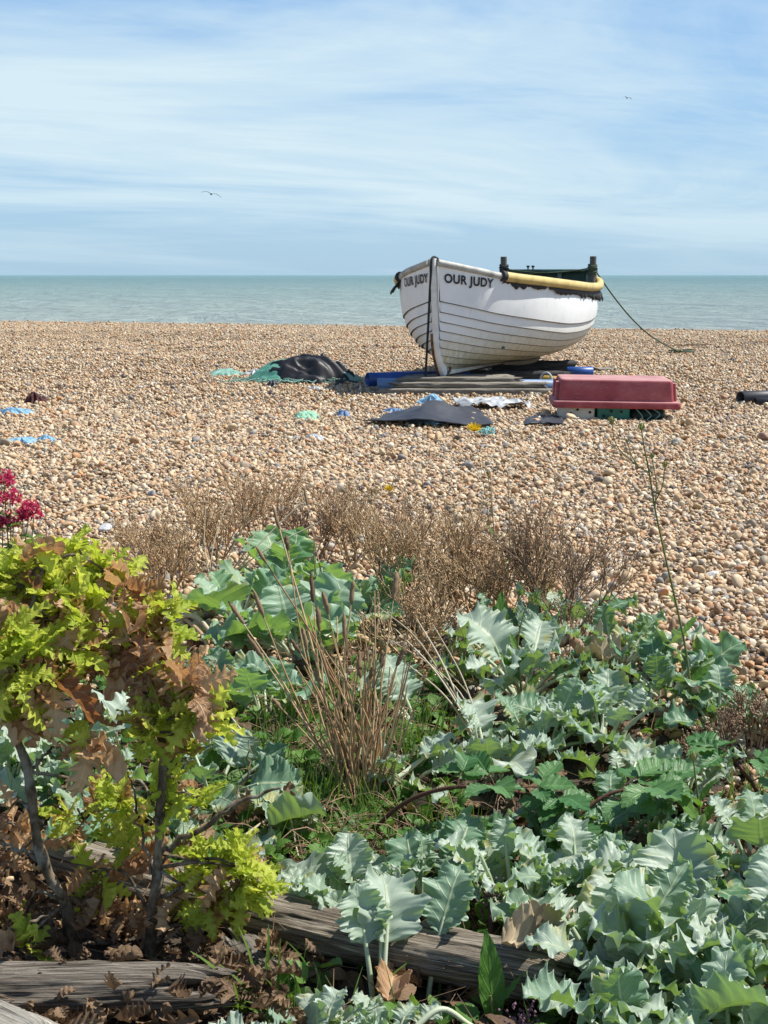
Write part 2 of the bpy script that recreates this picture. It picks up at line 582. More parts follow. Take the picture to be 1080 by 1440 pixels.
def mat_tub():
    m = Mat("faded_red_plastic")
    o = m.obj()
    n = m.noise(o, 4, 6, .65)
    c = m.ramp(n, [(.3, (.22, .04, .05)), (.5, (.33, .07, .08)), (.72, (.42, .14, .14))])
    sc = m.ramp(m.noise(m.scale(o, (3, 3, 26)), 3, 6, .7, .3), [(.60, (0, 0, 0)), (.68, (.55, .55, .55))])
    c = m.mix(sc, c, (.50, .27, .26))
    top = m.math("MULTIPLY_ADD", m.sep(m.n("NewGeometry").outputs["Normal"])[2], 1.6, -.7, clamp=True)
    c = m.mix(m.math("MULTIPLY", top, m.math("ADD", n, .15)), c, (.52, .34, .31))
    return m.done(m.principled(c, .62, m.bump(n, .25, .006), Specular_IOR_Level=.3))


M["red"] = mat_tub()
M["white_plastic"] = simple("dirty_white_plastic", (.60, .58, .52), 0.6, 0.25, 9)
M["teal"] = simple("green_plastic", (.012, .15, .115), 0.5, 0.3, 9)
M["hole"] = simple("black_hole", (.012, .012, .012), 0.9)
M["net_green"] = mat_net("green_netting", (.04, .24, .16), (.13, .38, .30))
M["net_pale"] = mat_net("pale_green_netting", (.16, .40, .32), (.36, .55, .46))
M["net_dark"] = mat_net("dark_netting", (.022, .045, .038), (.05, .075, .065))
M["tarp"] = simple("black_tarpaulin", (.017, .017, .02), 0.5, 0.4, 5, 0.2)
M["mat_grey"] = simple("grey_rubber_sheet", (.036, .038, .044), 0.5, 0.2, 6, 0.1)
M["rag_white"] = simple("white_plastic_sheet", (.46, .48, .48), 0.45, 0.35, 9, 0.2)
M["rag_blue"] = simple("blue_rag", (.24, .45, .62), 0.7, 0.3, 14, 0.4)
M["rag_green"] = simple("green_rag", (.30, .56, .38), 0.7, 0.3, 14, 0.4)
M["weed_red"] = simple("dark_red_weed", (.075, .018, .014), 0.8, 0.4, 20, 0.6)
M["bird"] = simple("gull_feathers", (.13, .14, .15), 0.8)
M["log"] = mat_wood("weathered_groyne_timber", (.50, .435, .345), (.26, .215, .16), (.035, .027, .02), 0.9)
M["log_shaded"] = mat_wood("shaded_groyne_timber", (.40, .355, .29), (.17, .142, .11), (.025, .02, .015), 0.9)  # darker copy of the log wood; shade of the oak leaves put into its colour
M["log_pale"] = mat_wood("pale_groyne_timber", (.60, .57, .50), (.42, .39, .33), (.11, .095, .075), 0.7)
M["kale"] = mat_kale()
M["kale_stalk"] = mat_stem("sea_kale_stalk", (.36, .45, .27), (.52, .56, .40), 0.5)
M["kale_green"] = mat_kale("fresh_sea_kale_leaf", (.10, .25, .115), (.33, .46, .33), (.32, .53, .07), 0.32)
M["oak_green"] = mat_flat_leaf("young_oak_leaf", (.30, .40, .04), (.60, .65, .11), (.54, .66, .04), (.80, .82, .13), 0.47, patch=(.40, .22, .075))
M["oak_brown"] = mat_flat_leaf("withered_oak_leaf", (.32, .155, .075), (.72, .50, .29), (.46, .20, .06), (.70, .42, .18), 0.38, 0.5)
def mat_bark():
    m = Mat("oak_bark")
    o = m.obj()
    n = m.noise(m.scale(o, (1, 1, .45)), 55, 6, .65)
    n2 = m.noise(o, 16, 4, .6)
    c = m.ramp(n, [(.35, (.045, .032, .02)), (.52, (.15, .112, .072)), (.7, (.30, .245, .17))])
    c = m.mix(m.ramp(n2, [(.52, (0, 0, 0)), (.64, (.75, .75, .75))]), c, (.30, .29, .235))
    return m.done(m.principled(c, .9, m.bump(n, .8, .006), Specular_IOR_Level=.15))


M["bark"] = mat_bark()
M["dry"] = mat_stem("dry_seed_stalk", (.17, .10, .052), (.68, .48, .27), 0.8)
M["dry_dark"] = mat_stem("dark_dry_stalk", (.11, .065, .045), (.42, .29, .18), 0.8)
M["straw"] = mat_stem("straw_stem", (.28, .155, .075), (.55, .40, .22), 0.7)
M["straw_pale"] = mat_stem("pale_straw", (.36, .29, .18), (.58, .51, .36), 0.7)
M["seedhead"] = mat_stem("brown_seed_head", (.13, .08, .045), (.32, .21, .12), 0.85)
M["grass"] = mat_flat_leaf("grass_blade", (.08, .17, .03), (.19, .30, .06), (.18, .34, .03), (.34, .48, .07), 0.35, 0.5, 0.0)
M["herb"] = mat_flat_leaf("green_herb_leaf", (.065, .17, .03), (.15, .28, .055), (.15, .34, .03), (.32, .50, .06), 0.35, 0.5)
M["bramble"] = mat_flat_leaf("bramble_leaf", (.055, .16, .05), (.13, .26, .09), (.13, .30, .03), (.24, .44, .06), 0.28, 0.45, 8.0)
M["bramble_stem"] = mat_stem("bramble_stem", (.07, .03, .022), (.16, .085, .05), 0.7)
M["dead_leaf"] = mat_flat_leaf("cream_dead_leaf", (.42, .31, .19), (.66, .55, .38), (.5, .36, .18), (.7, .55, .3), 0.25, 0.6)
M["litter"] = mat_flat_leaf("leaf_litter", (.085, .05, .028), (.26, .17, .095), (.12, .06, .025), (.3, .17, .08), 0.15, 0.7)
M["red_flower"] = mat_flat_leaf("crimson_petal", (.52, .02, .09), (.70, .09, .20), (.7, .03, .12), (.8, .10, .24), 0.35, 0.6, 0.0)
M["yellow_flower"] = mat_flat_leaf("yellow_petal", (.75, .50, .01), (.85, .62, .03), (.8, .55, .02), (.9, .65, .04), 0.35, 0.6, 0.0)
M["stem_green"] = mat_stem("green_stem", (.12, .13, .04), (.25, .26, .09), 0.6)
M["bud"] = mat_stem("olive_bud", (.12, .17, .05), (.34, .31, .10), 0.7)
M["purple"] = mat_stem("purple_bud", (.10, .045, .075), (.22, .12, .16), 0.7)

# ------------------------------------------------------------------ ground, sea
ys = np.concatenate([np.linspace(0.9, 6, 90), np.linspace(6.12, 20, 100), np.linspace(20.3, 62, 150)])
xs = np.concatenate([np.linspace(-28, -4.2, 50), np.linspace(-4, 4, 120), np.linspace(4.2, 28, 50)])
Y, X = np.meshgrid(ys, xs, indexing="ij")
g = G()
g.add(np.stack([X, Y, zg(X, Y)], -1).reshape(-1, 3), gridf(len(ys), len(xs))[:, ::-1])
o = g.build("beach_ground", M["ground"])
o["kind"] = "structure"
g = G()
g.add([(-60000, 37, -2.0), (60000, 37, -2.0), (60000, 60000, -2.0), (-60000, 60000, -2.0)], [(0, 1, 2, 3)])
o = g.build("sea", M["sea"])
o["kind"] = "structure"

# ------------------------------------------------------------------ shingle
ICO = {}


def ico(sub):
    if sub not in ICO:
        import bmesh
        bm = bmesh.new()
        bmesh.ops.create_icosphere(bm, subdivisions=sub, radius=1.0)
        bm.verts.ensure_lookup_table()
        V = np.array([v.co[:] for v in bm.verts])
        F = np.array([[v.index for v in f.verts] for f in bm.faces])
        bm.free()
        ICO[sub] = (V, F)
    return ICO[sub]


def pebble_shape(sub, r):
    V, F = ico(sub)
    V = V.copy()
    for _ in range(8):                               # knock flat facets and dents into it
        d = unit(r.normal(size=3))
        h = V @ d
        lim = r.uniform(0.45, 0.85)
        V -= np.outer(np.maximum(0, h - lim) * r.uniform(0.5, 0.9), d)
    ph = r.uniform(0, 6, 6)
    V *= (1 + 0.07 * np.sin(2.3 * V[:, 0:1] + ph[0]) * np.sin(2.7 * V[:, 1:2] + ph[1]) + 0.05 * np.sin(4 * V[:, 2:3] + ph[2] + 2 * V[:, 0:1]))
    V *= np.array([1.0, r.uniform(0.58, 0.9), r.uniform(0.36, 0.66)])
    return V, F


def rot_xyz(e):
    return np.array(Matrix.Rotation(e[2], 3, 'Z') @ Matrix.Rotation(e[1], 3, 'Y') @ Matrix.Rotation(e[0], 3, 'X'))


def instancer(name, pts, rots, scls, idx, tints, coll, label):
    me = bpy.data.meshes.new(name)
    me.vertices.add(len(pts))
    me.vertices.foreach_set("co", np.asarray(pts, np.float32).ravel())
    for nm, typ, arr, key in (("rot", "FLOAT_VECTOR", rots, "vector"), ("scl", "FLOAT_VECTOR", scls, "vector"), ("idx", "INT", idx, "value"), ("tint", "FLOAT", tints, "value")):
        a = me.attributes.new(nm, typ, "POINT")
        a.data.foreach_set(key, np.asarray(arr, np.int32 if typ == "INT" else np.float32).ravel())
    o = bpy.data.objects.new(name, me)
    COL.objects.link(o)
    ng = bpy.data.node_groups.new(name + "_scatter", "GeometryNodeTree")
    ng.interface.new_socket("Geometry", in_out="INPUT", socket_type="NodeSocketGeometry")
    ng.interface.new_socket("Geometry", in_out="OUTPUT", socket_type="NodeSocketGeometry")
    N = ng.nodes.new
    gi, go = N("NodeGroupInput"), N("NodeGroupOutput")
    ci = N("GeometryNodeCollectionInfo")
    ci.inputs["Collection"].default_value = coll
    ci.inputs["Separate Children"].default_value = True
    ci.inputs["Reset Children"].default_value = True
    ip = N("GeometryNodeInstanceOnPoints")
    ip.inputs["Pick Instance"].default_value = True

    def named(nm, typ):
        q = N("GeometryNodeInputNamedAttribute")
        q.data_type = typ
        q.inputs["Name"].default_value = nm
        return q.outputs["Attribute"]
    L = ng.links.new
    L(gi.outputs[0], ip.inputs["Points"])
    L(ci.outputs[0], ip.inputs["Instance"])
    L(named("idx", "INT"), ip.inputs["Instance Index"])
    e2r = N("FunctionNodeEulerToRotation")
    L(named("rot", "FLOAT_VECTOR"), e2r.inputs[0])
    L(e2r.outputs[0], ip.inputs["Rotation"])
    L(named("scl", "FLOAT_VECTOR"), ip.inputs["Scale"])
    L(ip.outputs[0], go.inputs[0])
    md = o.modifiers.new("scatter", "NODES")
    md.node_group = ng
    o["kind"] = "stuff"
    o["label"] = label
    return o


proto = bpy.data.collections.new("pebble_shapes")
for k in range(10):
    gg = G()
    V, F = pebble_shape(2, rng)
    gg.add(V, F)
    proto.objects.link(bpy.data.objects.new("pebble_%02d" % k, gg.mesh("pebble", M["peb_i"])))

NEAR_END = 13.0


def soil_mask(x, y):
    """1 where shingle lies bare, 0 in the planted soil"""
    edge = 4.35 - 0.9 * sstep(0.35, 1.0, x) + 0.35 * vnoise(x * 2.2, y * 2.2, 21)
    return sstep(edge - 0.5, edge + 0.2, y)


P_, S_, = [], []
# pebble half-lengths: mostly 12-26 mm, a few large cobbles
for y0, y1, dens in ((2.6, 5.0, 2900), (5.0, 8.0, 2900), (8.0, NEAR_END, 2400)):
    hw = 0.31 * y1 + 1.6
    n = int(dens * (y1 - y0) * 2 * (0.31 * (y0 + y1) / 2 + 1.6))
    y = rng.uniform(y0, y1, n)
    x = rng.uniform(-1, 1, n) * (0.31 * y + 1.6)
    keep = rng.uniform(0, 1, n) < soil_mask(x, y) * 0.97 + 0.03
    x, y = x[keep], y[keep]
    s = 0.0122 * np.exp(rng.normal(0, 0.36, len(x)))
    big = rng.uniform(0, 1, len(x)) < 0.008
    s[big] *= rng.uniform(1.3, 1.8, big.sum())
    s *= 1 + 0.08 * sstep(6, 12, y)
    z = zg(x, y) + s * rng.uniform(-0.2, 0.85, len(x)) + 0.004
    P_.append(np.stack([x, y, z], 1))
    S_.append(s)
P_, s = np.concatenate(P_), np.concatenate(S_)
n = len(P_)
rots = np.stack([rng.normal(0, 0.7, n), rng.normal(0, 0.7, n), rng.uniform(0, 6.283, n)], 1)
instancer("shingle", P_, rots, np.stack([s, s, s], 1), rng.integers(0, 10, n), rng.uniform(0, 1, n), proto, "tan and grey flint shingle of the near beach")

# beyond: metre-wide patches of pebbles laid edge to edge
tiles = bpy.data.collections.new("pebble_patches")
for k in range(6):
    gg = G()
    tints = []
    for _ in range(950):
        V, F = ICO.setdefault(("p", rng.integers(0, 24)), pebble_shape(1, rng))
        q = 0.0168 * math.exp(rng.normal(0, 0.3))
        if rng.uniform() < 0.02:
            q *= 1.6
        V = V * q @ rot_xyz((rng.normal(0, .75), rng.normal(0, .75), rng.uniform(0, 6.28))).T
        gg.add(V + np.array([rng.uniform(-.5, .5), rng.uniform(-.5, .5), q * rng.uniform(-.3, .95) + .004]), F)
        tints += [rng.uniform()] * len(V)
    me = gg.mesh("pebble_patch", M["peb_a"])
    a = me.attributes.new("tint", "FLOAT", "POINT")
    a.data.foreach_set("value", np.array(tints, np.float32))
    tiles.objects.link(bpy.data.objects.new("patch_%02d" % k, me))
TP = []
for iy in range(int(NEAR_END), 44):
    for ix in range(-22, 23):
        x, y = ix, iy + 0.5
        if abs(x) > 0.33 * y + 5 or y > crest(x) + 4:
            continue
        TP.append((x, y, float(zg(x, y))))
TP = np.array(TP)
n = len(TP)
e = 0.25
gx, gy = (zg(TP[:, 0] + e, TP[:, 1]) - zg(TP[:, 0] - e, TP[:, 1])) / (2 * e), (zg(TP[:, 0], TP[:, 1] + e) - zg(TP[:, 0], TP[:, 1] - e)) / (2 * e)
q = rng.integers(0, 4, n)
rz = q * math.pi / 2
tr = np.zeros((n, 3))
for i in range(n):                                   # tilt each patch with the ground under it
    mt = Vector((-gx[i], -gy[i], 1)).to_track_quat('Z', 'Y').to_matrix()
    nn = Vector((-gx[i], -gy[i], 1)).normalized()
    mt = Vector((0, 0, 1)).rotation_difference(nn).to_matrix() @ Matrix.Rotation(rz[i], 3, 'Z')
    tr[i] = mt.to_euler('XYZ')[:]
instancer("shingle", TP, tr, np.ones((n, 3)), rng.integers(0, 6, n), rng.uniform(0, 1, n), tiles, "tan flint shingle of the far beach up to the sea")

# a few stones that stand out
STONES = [
    (985, 889, .030, (.36, .34, .29), "smooth pale grey oval stone on the shingle right of the tall weed stalk"),
    (148, 749, .036, (.55, .55, .54), "large white and grey flint on the shingle above the oak leaves"),
    (214, 701, .032, (.22, .235, .26), "blue grey rounded stone on the shingle left of the dry stalks"),
    (951, 628, .052, (.40, .36, .29), "broad tan grey cobble on the shingle in front of the red tub"),
    (1000, 815, .034, (.60, .58, .54), "angular whitish flint on the open shingle at the right"),
    (657, 662, .045, (.24, .225, .21), "dark grey rounded cobble on the shingle below the yellow flower"),
    (330, 652, .040, (.44, .21, .09), "orange flint cobble on the shingle above the dry stalks"),
    (1076, 622, .055, (.26, .15, .10), "reddish brown cobble on the shingle at the right edge of the picture"),
    (755, 597, .050, (.42, .27, .17), "flat orange tan cobble lying just left of the red tub"),
]


def stone_mat(c):
    m = Mat("flint_stone")
    n = m.noise(m.obj(), 40, 5, .6)
    cc = m.ramp(n, [(.35, tuple(v * .55 for v in c)), (.5, c), (.7, tuple(min(1, v * 1.25) for v in c))])
    return m.done(m.principled(cc, .55, m.bump(n, .3, .004)))


for px, py, r, c, lab in STONES:
    p = on_ground(px, py)
    gg = G()
    V, F = pebble_shape(3, rng)
    V = V * r @ rot_xyz((.1, .15, rng.uniform(0, 6))).T
    V[:, 2] *= 1.2
    gg.add(V + p + np.array([0, 0, r * .62]), F)
    tag(gg.build("stone", stone_mat(c)), lab, "stone", "standout stones on the shingle")
# ------------------------------------------------------------------ the boat
BA, BX, BY, BL = R(21), 0.525, 14.4, 4.4


def bw(s, l, z):
    s, l, z = np.broadcast_arrays(np.asarray(s, float), np.asarray(l, float), np.asarray(z, float))
    return np.stack([BX + s * math.sin(BA) + l * math.cos(BA), BY + s * math.cos(BA) - l * math.sin(BA), z], -1)


_bp = smooth_path([(0, .035, 0), (.15, .235, 0), (.3, .40, 0), (.5, .535, 0), (.9, .715, 0), (1.3, .82, 0), (2.0, .92, 0), (3.0, .885, 0), (3.8, .775, 0), (4.4, .645, 0)], 300)


def b_of(s):
    return np.interp(s, _bp[:, 0], _bp[:, 1])


_sp = smooth_path([(0, 1.335, 0), (.25, 1.255, 0), (.5, 1.20, 0), (1, 1.155, 0), (2, 1.10, 0), (3, 1.075, 0), (4.4, 1.085, 0)], 200)


def sheer(s):
    return np.interp(s, _sp[:, 0], _sp[:, 1])


def stem_s(z):
    """how far aft the stem lies at a height"""
    k = np.clip((0.62 - np.asarray(z, float)) / 0.42, 0, 1.2)
    return 0.25 * k ** 2.0 - 0.10 * np.clip((np.asarray(z, float) - .62) / .74, 0, 1)


_SB = (np.array([0, .22, .42, .60, .75, .87, .95, 1.0]), np.array([0, .10, .22, .35, .49, .64, .81, 1]))
_SM = (np.array([0, .34, .60, .79, .91, .97, 1.0, 1.0]), np.array([0, .035, .10, .20, .33, .50, .73, 1]))
_SS = (np.array([0, .30, .56, .76, .89, .96, 1.0, .99]), np.array([.05, .10, .17, .28, .42, .58, .78, 1]))
_VK = np.linspace(0, 1, 8)


_TAB = {id(c): smooth_path(np.stack([_VK, c, c * 0], 1), 120) for q in (_SB, _SM, _SS) for c in q}


def _ev(c, v):
    p = _TAB[id(c)]
    return np.interp(v, p[:, 0], p[:, 1])


def hull_pt(u, v, off=0.0):
    """u along 0..1, v up the section 0..1 -> s, l, z of the starboard-free half"""
    wb, wm = np.clip(1 - u / .42, 0, 1) ** 1.2, 0
    ws = np.clip((u - .5) / .5, 0, 1) ** 1.5
    wm = 1 - wb - ws
    lf = wb * _ev(_SB[0], v) + wm * _ev(_SM[0], v) + ws * _ev(_SS[0], v)
    hf = wb * _ev(_SB[1], v) + wm * _ev(_SM[1], v) + ws * _ev(_SS[1], v)
    s0 = u * BL
    zk = 0.235
    zt = sheer(s0)
    z = zk + (zt - zk) * hf
    s = s0 + stem_s(z) * (1 - u) ** 5
    l = b_of(s0) * lf + .006
    if np.any(off):
        e = .01
        a, b = hull_pt(u, np.clip(v - e, 0, 1)), hull_pt(u, np.clip(v + e, 0, 1))
        dl, dz = b[1] - a[1], b[2] - a[2]
        n = np.sqrt(dl * dl + dz * dz) + 1e-9
        l, z = l + off * dz / n, z - off * dl / n
    return s, l, z


boat = thing("fishing_boat", "white clinker-built wooden fishing boat hauled up on timbers on the shingle", "boat", bw(2.2, 0, .2))
NU = 70
us = np.linspace(0, 1, NU) ** 1.35
VB = [0, .115, .20, .285, .37, .455, .54, .625, .715, 1.0]
g = G()
for side in (1, -1):
    for k in range(len(VB) - 1):
        v0, v1 = VB[k], VB[k + 1]
        d = .0065
        rows = [(v0 + .001, 0.002), (v0, .019), (v0 + d, .0185)] + [(v0 + d + (v1 - v0 - d) * t, .018 - .016 * t) for t in (np.linspace(.1, 1, 7) if k < 8 else np.linspace(.05, 1, 14))]
        V, U = [], []
        for vv, of in rows:
            s, l, z = hull_pt(us, np.full(NU, vv), of)
            V.append(bw(s, side * l, z))
            U.append(np.stack([us, np.clip((z - .23) / .9, 0, 1), np.full(NU, k)], 1))
        V, U = np.concatenate(V), np.concatenate(U)
        F = gridf(len(rows), NU)
        if side == 1:
            F = F[:, ::-1]
        ns = 2 * (NU - 1)
        g.add(V, F[ns:], U, 0)
        g.addi(F[:ns], 1)
hull = g.build("hull", [M["hull"], M["seam"]], boat)

g = G()                                                # inside planking and the capping over the plank tops
for side in (1, -1):
    V = []
    vs = np.linspace(0, 1, 12)
    for vv in vs:
        s, l, z = hull_pt(us, np.full(NU, vv), -.03)
        V.append(bw(np.minimum(s + .04 * (1 - us), BL - .02), side * np.maximum(l, .004), z))
    F = gridf(12, NU)
    g.add(np.concatenate(V), F if side == 1 else F[:, ::-1], np.array([0, 0, 0]))
    V = []
    for of, dz in ((.02, 0), (.02, .018), (-.055, .018), (-.055, -.03)):
        s, l, z = hull_pt(us, np.ones(NU), 0)
        V.append(bw(s, side * np.maximum(l + of, .004), z + dz))
    F = gridf(4, NU)
    g.add(np.concatenate(V), F if side == -1 else F[:, ::-1], np.array([0, 0, 0]), 1)
g.build("lining", [M["green_paint"], M["grey_rail"]], boat)

g = G()                                                # floor boards, thwarts
for s, t in ((1.15, .24), (2.3, .26), (3.45, .3)):
    z = float(sheer(s)) - .2
    bb = float(b_of(s)) - .05
    c = bw(s, 0, z)
    box(g, c, (2 * bb, t, .035), rz=-BA, bevel=.006)
for l in (-.36, -.12, .12, .36):
    box(g, bw(2.3, l, .44), (.225, 3.0, .025), rz=-BA, bevel=.004)
g.build("thwart", M["green_paint"], boat)

# transom, its raised board with frame and panels
g = G()
vs = np.linspace(0, 1, 20)
_, l, z = hull_pt(np.ones(20), vs, .004)
outl = [(a, b) for a, b in zip(l, z)] + [(.635, 1.17), (.625, 1.262)]
outl = [(-a, b) for a, b in outl[::-1]] + outl
outl = np.array(outl)
k = len(outl)
for sgn, ss in ((1, BL + .012), (-1, BL - .03)):
    c = bw(ss, 0, .8)
    V = np.vstack([bw(ss, outl[:, 0], outl[:, 1]), c])
    q = np.arange(k)
    F = np.stack([q, (q + 1) % k, np.full(k, k)], 1)
    g.add(V, F if sgn == 1 else F[:, ::-1], np.stack([np.full(k + 1, 1.0), np.append((outl[:, 1] - .23) / .9, .5), np.zeros(k + 1)], 1), 0 if sgn == 1 else 1)
V = np.vstack([bw(BL + .012, outl[:, 0], outl[:, 1]), bw(BL - .03, outl[:, 0], outl[:, 1])])
q = np.arange(k)
g.add(V, np.stack([q, (q + 1) % k, k + (q + 1) % k, k + q], 1), np.array([1.0, .5, 0]), 1)
tr = g.build("transom", [M["hull"], M["green_dark"]], boat, smooth=False)
stile_mat = simple("pale_green_paint", (.17, .22, .19), .6, .3, 10)
for l in (-.57, -.22, .17, .54):
    g = G()
    box(g, bw(BL - .05, l, 1.0), (.055, .035, .235), rz=-BA, bevel=.005)
    g.build("stile", stile_mat, tr)
g = G()
box(g, bw(BL - .045, 0, 1.235), (1.24, .075, .04), rz=-BA, bevel=.008)
g.build("top_rail", M["green_paint"], tr)
for l in (-.25, -.185):
    g = G()
    tube(g, [bw(BL - .045, l, 1.27), bw(BL - .045, l, 1.30)], .010, 8)
    tube(g, [bw(BL - .045, l, 1.30), bw(BL - .045, l, 1.322)], [.021, .021], 8)
    g.build("bolt", M["black_rubber"], tr)
for l in (-.56, .60):
    g = G()
    p0, p1 = bw(BL - .085, l, .95), bw(BL - .085, l * 1.01, 1.435)
    tube(g, [p0 + (p1 - p0) * t for t in np.linspace(0, 1, 8)], .041, 14)
    post = g.build("mooring_post", M["post_wood"], boat)
    g = G()
    for kk in range(7):
        zz = 1.215 + kk * .017
        rr = .052 + .006 * math.sin(kk * 2.1)
        a = np.linspace(0, 6.6, 26)
        c = bw(BL - .085, l, zz)
        tube(g, np.stack([c[0] + rr * np.cos(a), c[1] + rr * np.sin(a), c[2] + .012 * np.sin(a * 1.0 + kk) + a * .002], 1), .0105, 6)
    g.build("rope_lashing", M["rope_dark"] if l < 0 else M["rope_green"], post)
g = G()
pts = [bw(BL - .10, l, 1.262 - .035 * (1 - (l / .62) ** 2) + .012 * math.sin(l * 5)) for l in np.linspace(-.6, .62, 24)]
tube(g, pts, .011, 6)
pts = [bw(BL - .12 - .02 * math.sin(l * 3), l, 1.30 - .07 * (1 - (l / .62) ** 2)) for l in np.linspace(-.6, .62, 24)]
tube(g, pts, .008, 6)
g.build("stern_line", M["rope_green"], boat)

# stem, keel, iron band
zz = np.linspace(1.365, .215, 40)
ss = stem_s(zz)
g = G()
wid = np.interp(zz, [.2, .5, 1.3], [.036, .030, .028])
for a, b, c, dd in ((1, 1, -1, -1),):
    V = []
    for i in range(40):
        for l, f in ((-wid[i], .05), (-wid[i], -.035), (-wid[i] * .7, -.05), (wid[i] * .7, -.05), (wid[i], -.035), (wid[i], .05)):
            nx = f
            V.append(bw(ss[i] + nx, l, zz[i] - (f < 0) * .03 * np.clip((.55 - zz[i]) / .3, 0, 1)))
    V = np.array(V)
    F = gridf(40, 6)
    g.add(V, F, np.stack([np.zeros(240), np.repeat(np.clip((zz - .23) / .9, 0, 1), 6), np.zeros(240)], 1))
    g.add(V[:6], [(0, 1, 2, 3), (0, 3, 4, 5)], np.array([0, 1.0, 0]))
    g.add(V[-6:], [(3, 2, 1, 0), (5, 4, 3, 0)], np.array([0, 0, 0]))
g.build("stem_post", M["stem_white"], boat)
g = G()
box(g, bw((BL + .30) / 2, 0, .19), (.064, BL - .30, .09), rz=-BA, bevel=.006)
g.build("keel", M["stem_white"], boat, smooth=False)
g = G()
pts = [bw(stem_s(z) - .040, -.030, z - .03 * np.clip((.55 - z) / .3, 0, 1)) for z in np.linspace(.62, .215, 20)]
pts += [bw(s, -.028, .183) for s in np.linspace(.24, 2.6, 20)]
tube(g, pts, .019, 6)
tube(g, [bw(.27, .0, .20), bw(.27, .055, .225), bw(.29, .06, .27)], .014, 8)
g.build("iron_band", M["rust"], boat)
for side in (1, -1):
    g = G()
    S = np.linspace(1.35, 2.75, 24)
    pts = []
    for s in S:
        a, l, z = hull_pt(np.array([s / BL]), np.array([.16 + .02 * math.cos((s - 2) * 2)]), .03)
        pts.append(bw(a[0], side * l[0], z[0] - .012))
    tube(g, pts, [.012, .03, .034, .03, .012], 8)
    g.build("bilge_runner", M["rope_brown"], boat)


def rail_path(s0, s1, n, side, out=.015, dz=.0):
    S = np.linspace(s0, s1, n)
    return bw(S + stem_s(sheer(S)) * np.clip(1 - S / .6, 0, 1), side * (b_of(S) + out), sheer(S) + dz)


for side, sy in ((1, .49), (-1, .56)):
    g = G()
    tube(g, rail_path(0.0, sy + .04, 30, side, .012, -.012), .034, 12)
    g.build("rubbing_rail", M["grey_rail"], boat)
    g = G()
    pts = list(rail_path(sy, BL - .10, 40, side, .03, -.012))
    pts += [bw(BL - .02, side * .685, 1.105), bw(BL + .05, side * .64, 1.13), bw(BL + .08, side * .56, 1.155), bw(BL + .085, side * .45, 1.16)]
    tube(g, smooth_path(pts, 90), .05, 14)
    fen = g.build("yellow_fender", M["yellow_hose"], boat)
    g = G()
    tube(g, rail_path(sy - .03, sy + .01, 4, side, .03, -.012), .055, 14)
    g.build("black_collar", M["black_rubber"], fen)
    # ragged black skirt hanging under the fender
    g = G()
    n = 200
    S = np.linspace(sy - .02, BL + .02, n)
    t = (S - sy) / (BL - sy)
    hang = .035 + .075 * sstep(.0, .75, t) + .05 * sstep(.75, .95, t) + .05 * vnoise(S * 4, S * 0, 31) + .05 * vnoise(S * 14, S * 0, 32) + .03 * vnoise(S * 40, S * 0, 33)
    if side == -1:
        hang = hang + .06 * np.exp(-((S - sy - .12) / .14) ** 2)
    hang = np.maximum(hang, .015)
    V = []
    for f, o2 in ((0, .0), (.25, .03), (.6, .038), (1, .034), (1, .024), (.3, .018)):
        wv = .012 * vnoise(S * 9, S * 0 + f * 3, 35) * f
        flare = .05 * f * sstep(.8, 1, t)
        fl2 = (.10 * f * np.exp(-((S - sy - .12) / .14) ** 2)) if side == -1 else 0
        V.append(bw(S, side * (b_of(np.minimum(S, BL)) + o2 + wv + flare + fl2), sheer(S) - .04 - hang * f))
    F = gridf(6, n)
    g.add(np.concatenate(V), F if side == -1 else F[:, ::-1])
    g.build("black_skirt", M["black_rubber"], boat)

# the name on both bows
arc_s = np.linspace(0, 1.2, 400)
_p = bw(arc_s, b_of(arc_s), 0)
arc_l = np.concatenate([[0], np.cumsum(np.linalg.norm(np.diff(_p, axis=0), axis=1))])


def lettering(text, side, a0, a1, hgt):
    cu = bpy.data.curves.new("lettering", 'FONT')
    cu.body = text
    cu.size = 1.0
    cu.offset = 0.034
    cu.space_character = 1.08
    cu.resolution_u = 6
    tmp = bpy.data.objects.new("tmp_text", cu)
    COL.objects.link(tmp)
    dg = bpy.context.evaluated_depsgraph_get()
    me = bpy.data.meshes.new_from_object(tmp.evaluated_get(dg))
    bpy.data.objects.remove(tmp)
    import bmesh
    bm = bmesh.new()
    bm.from_mesh(me)
    bmesh.ops.subdivide_edges(bm, edges=[e for e in bm.edges if e.calc_length() > .15], cuts=2)
    bmesh.ops.triangulate(bm, faces=bm.faces[:])
    V = np.array([v.co[:] for v in bm.verts])
    F = np.array([[v.index for v in f.verts] for f in bm.faces])
    bm.free()
    x = (V[:, 0] - V[:, 0].min()) / np.ptp(V[:, 0])
    y = (V[:, 1] - V[:, 1].min()) / np.ptp(V[:, 1])
    t = x if side == 1 else 1 - x
    s = np.interp(a0 + (a1 - a0) * t, arc_l, arc_s)
    top = 1.335 - .112 - .5 * (1.335 - sheer(s))
    z = top - hgt * (1 - y)
    # height -> v on the section there
    vv = np.linspace(.6, 1, 60)
    P = []
    for si, zi in zip(s, z):
        a, l, h = hull_pt(np.full(60, si / BL), vv, .021)
        P.append((np.interp(zi, h, a), np.interp(zi, h, l) + .002))
    P = np.array(P)
    g = G()
    g.add(bw(P[:, 0], side * P[:, 1], z), F)
    o = g.build("name_lettering", M["letter"], boat, smooth=False)
    return o


lettering("OUR JUDY", 1, .045, .585, .12)
lettering("OUR JUDY", -1, .010, .525, .12)
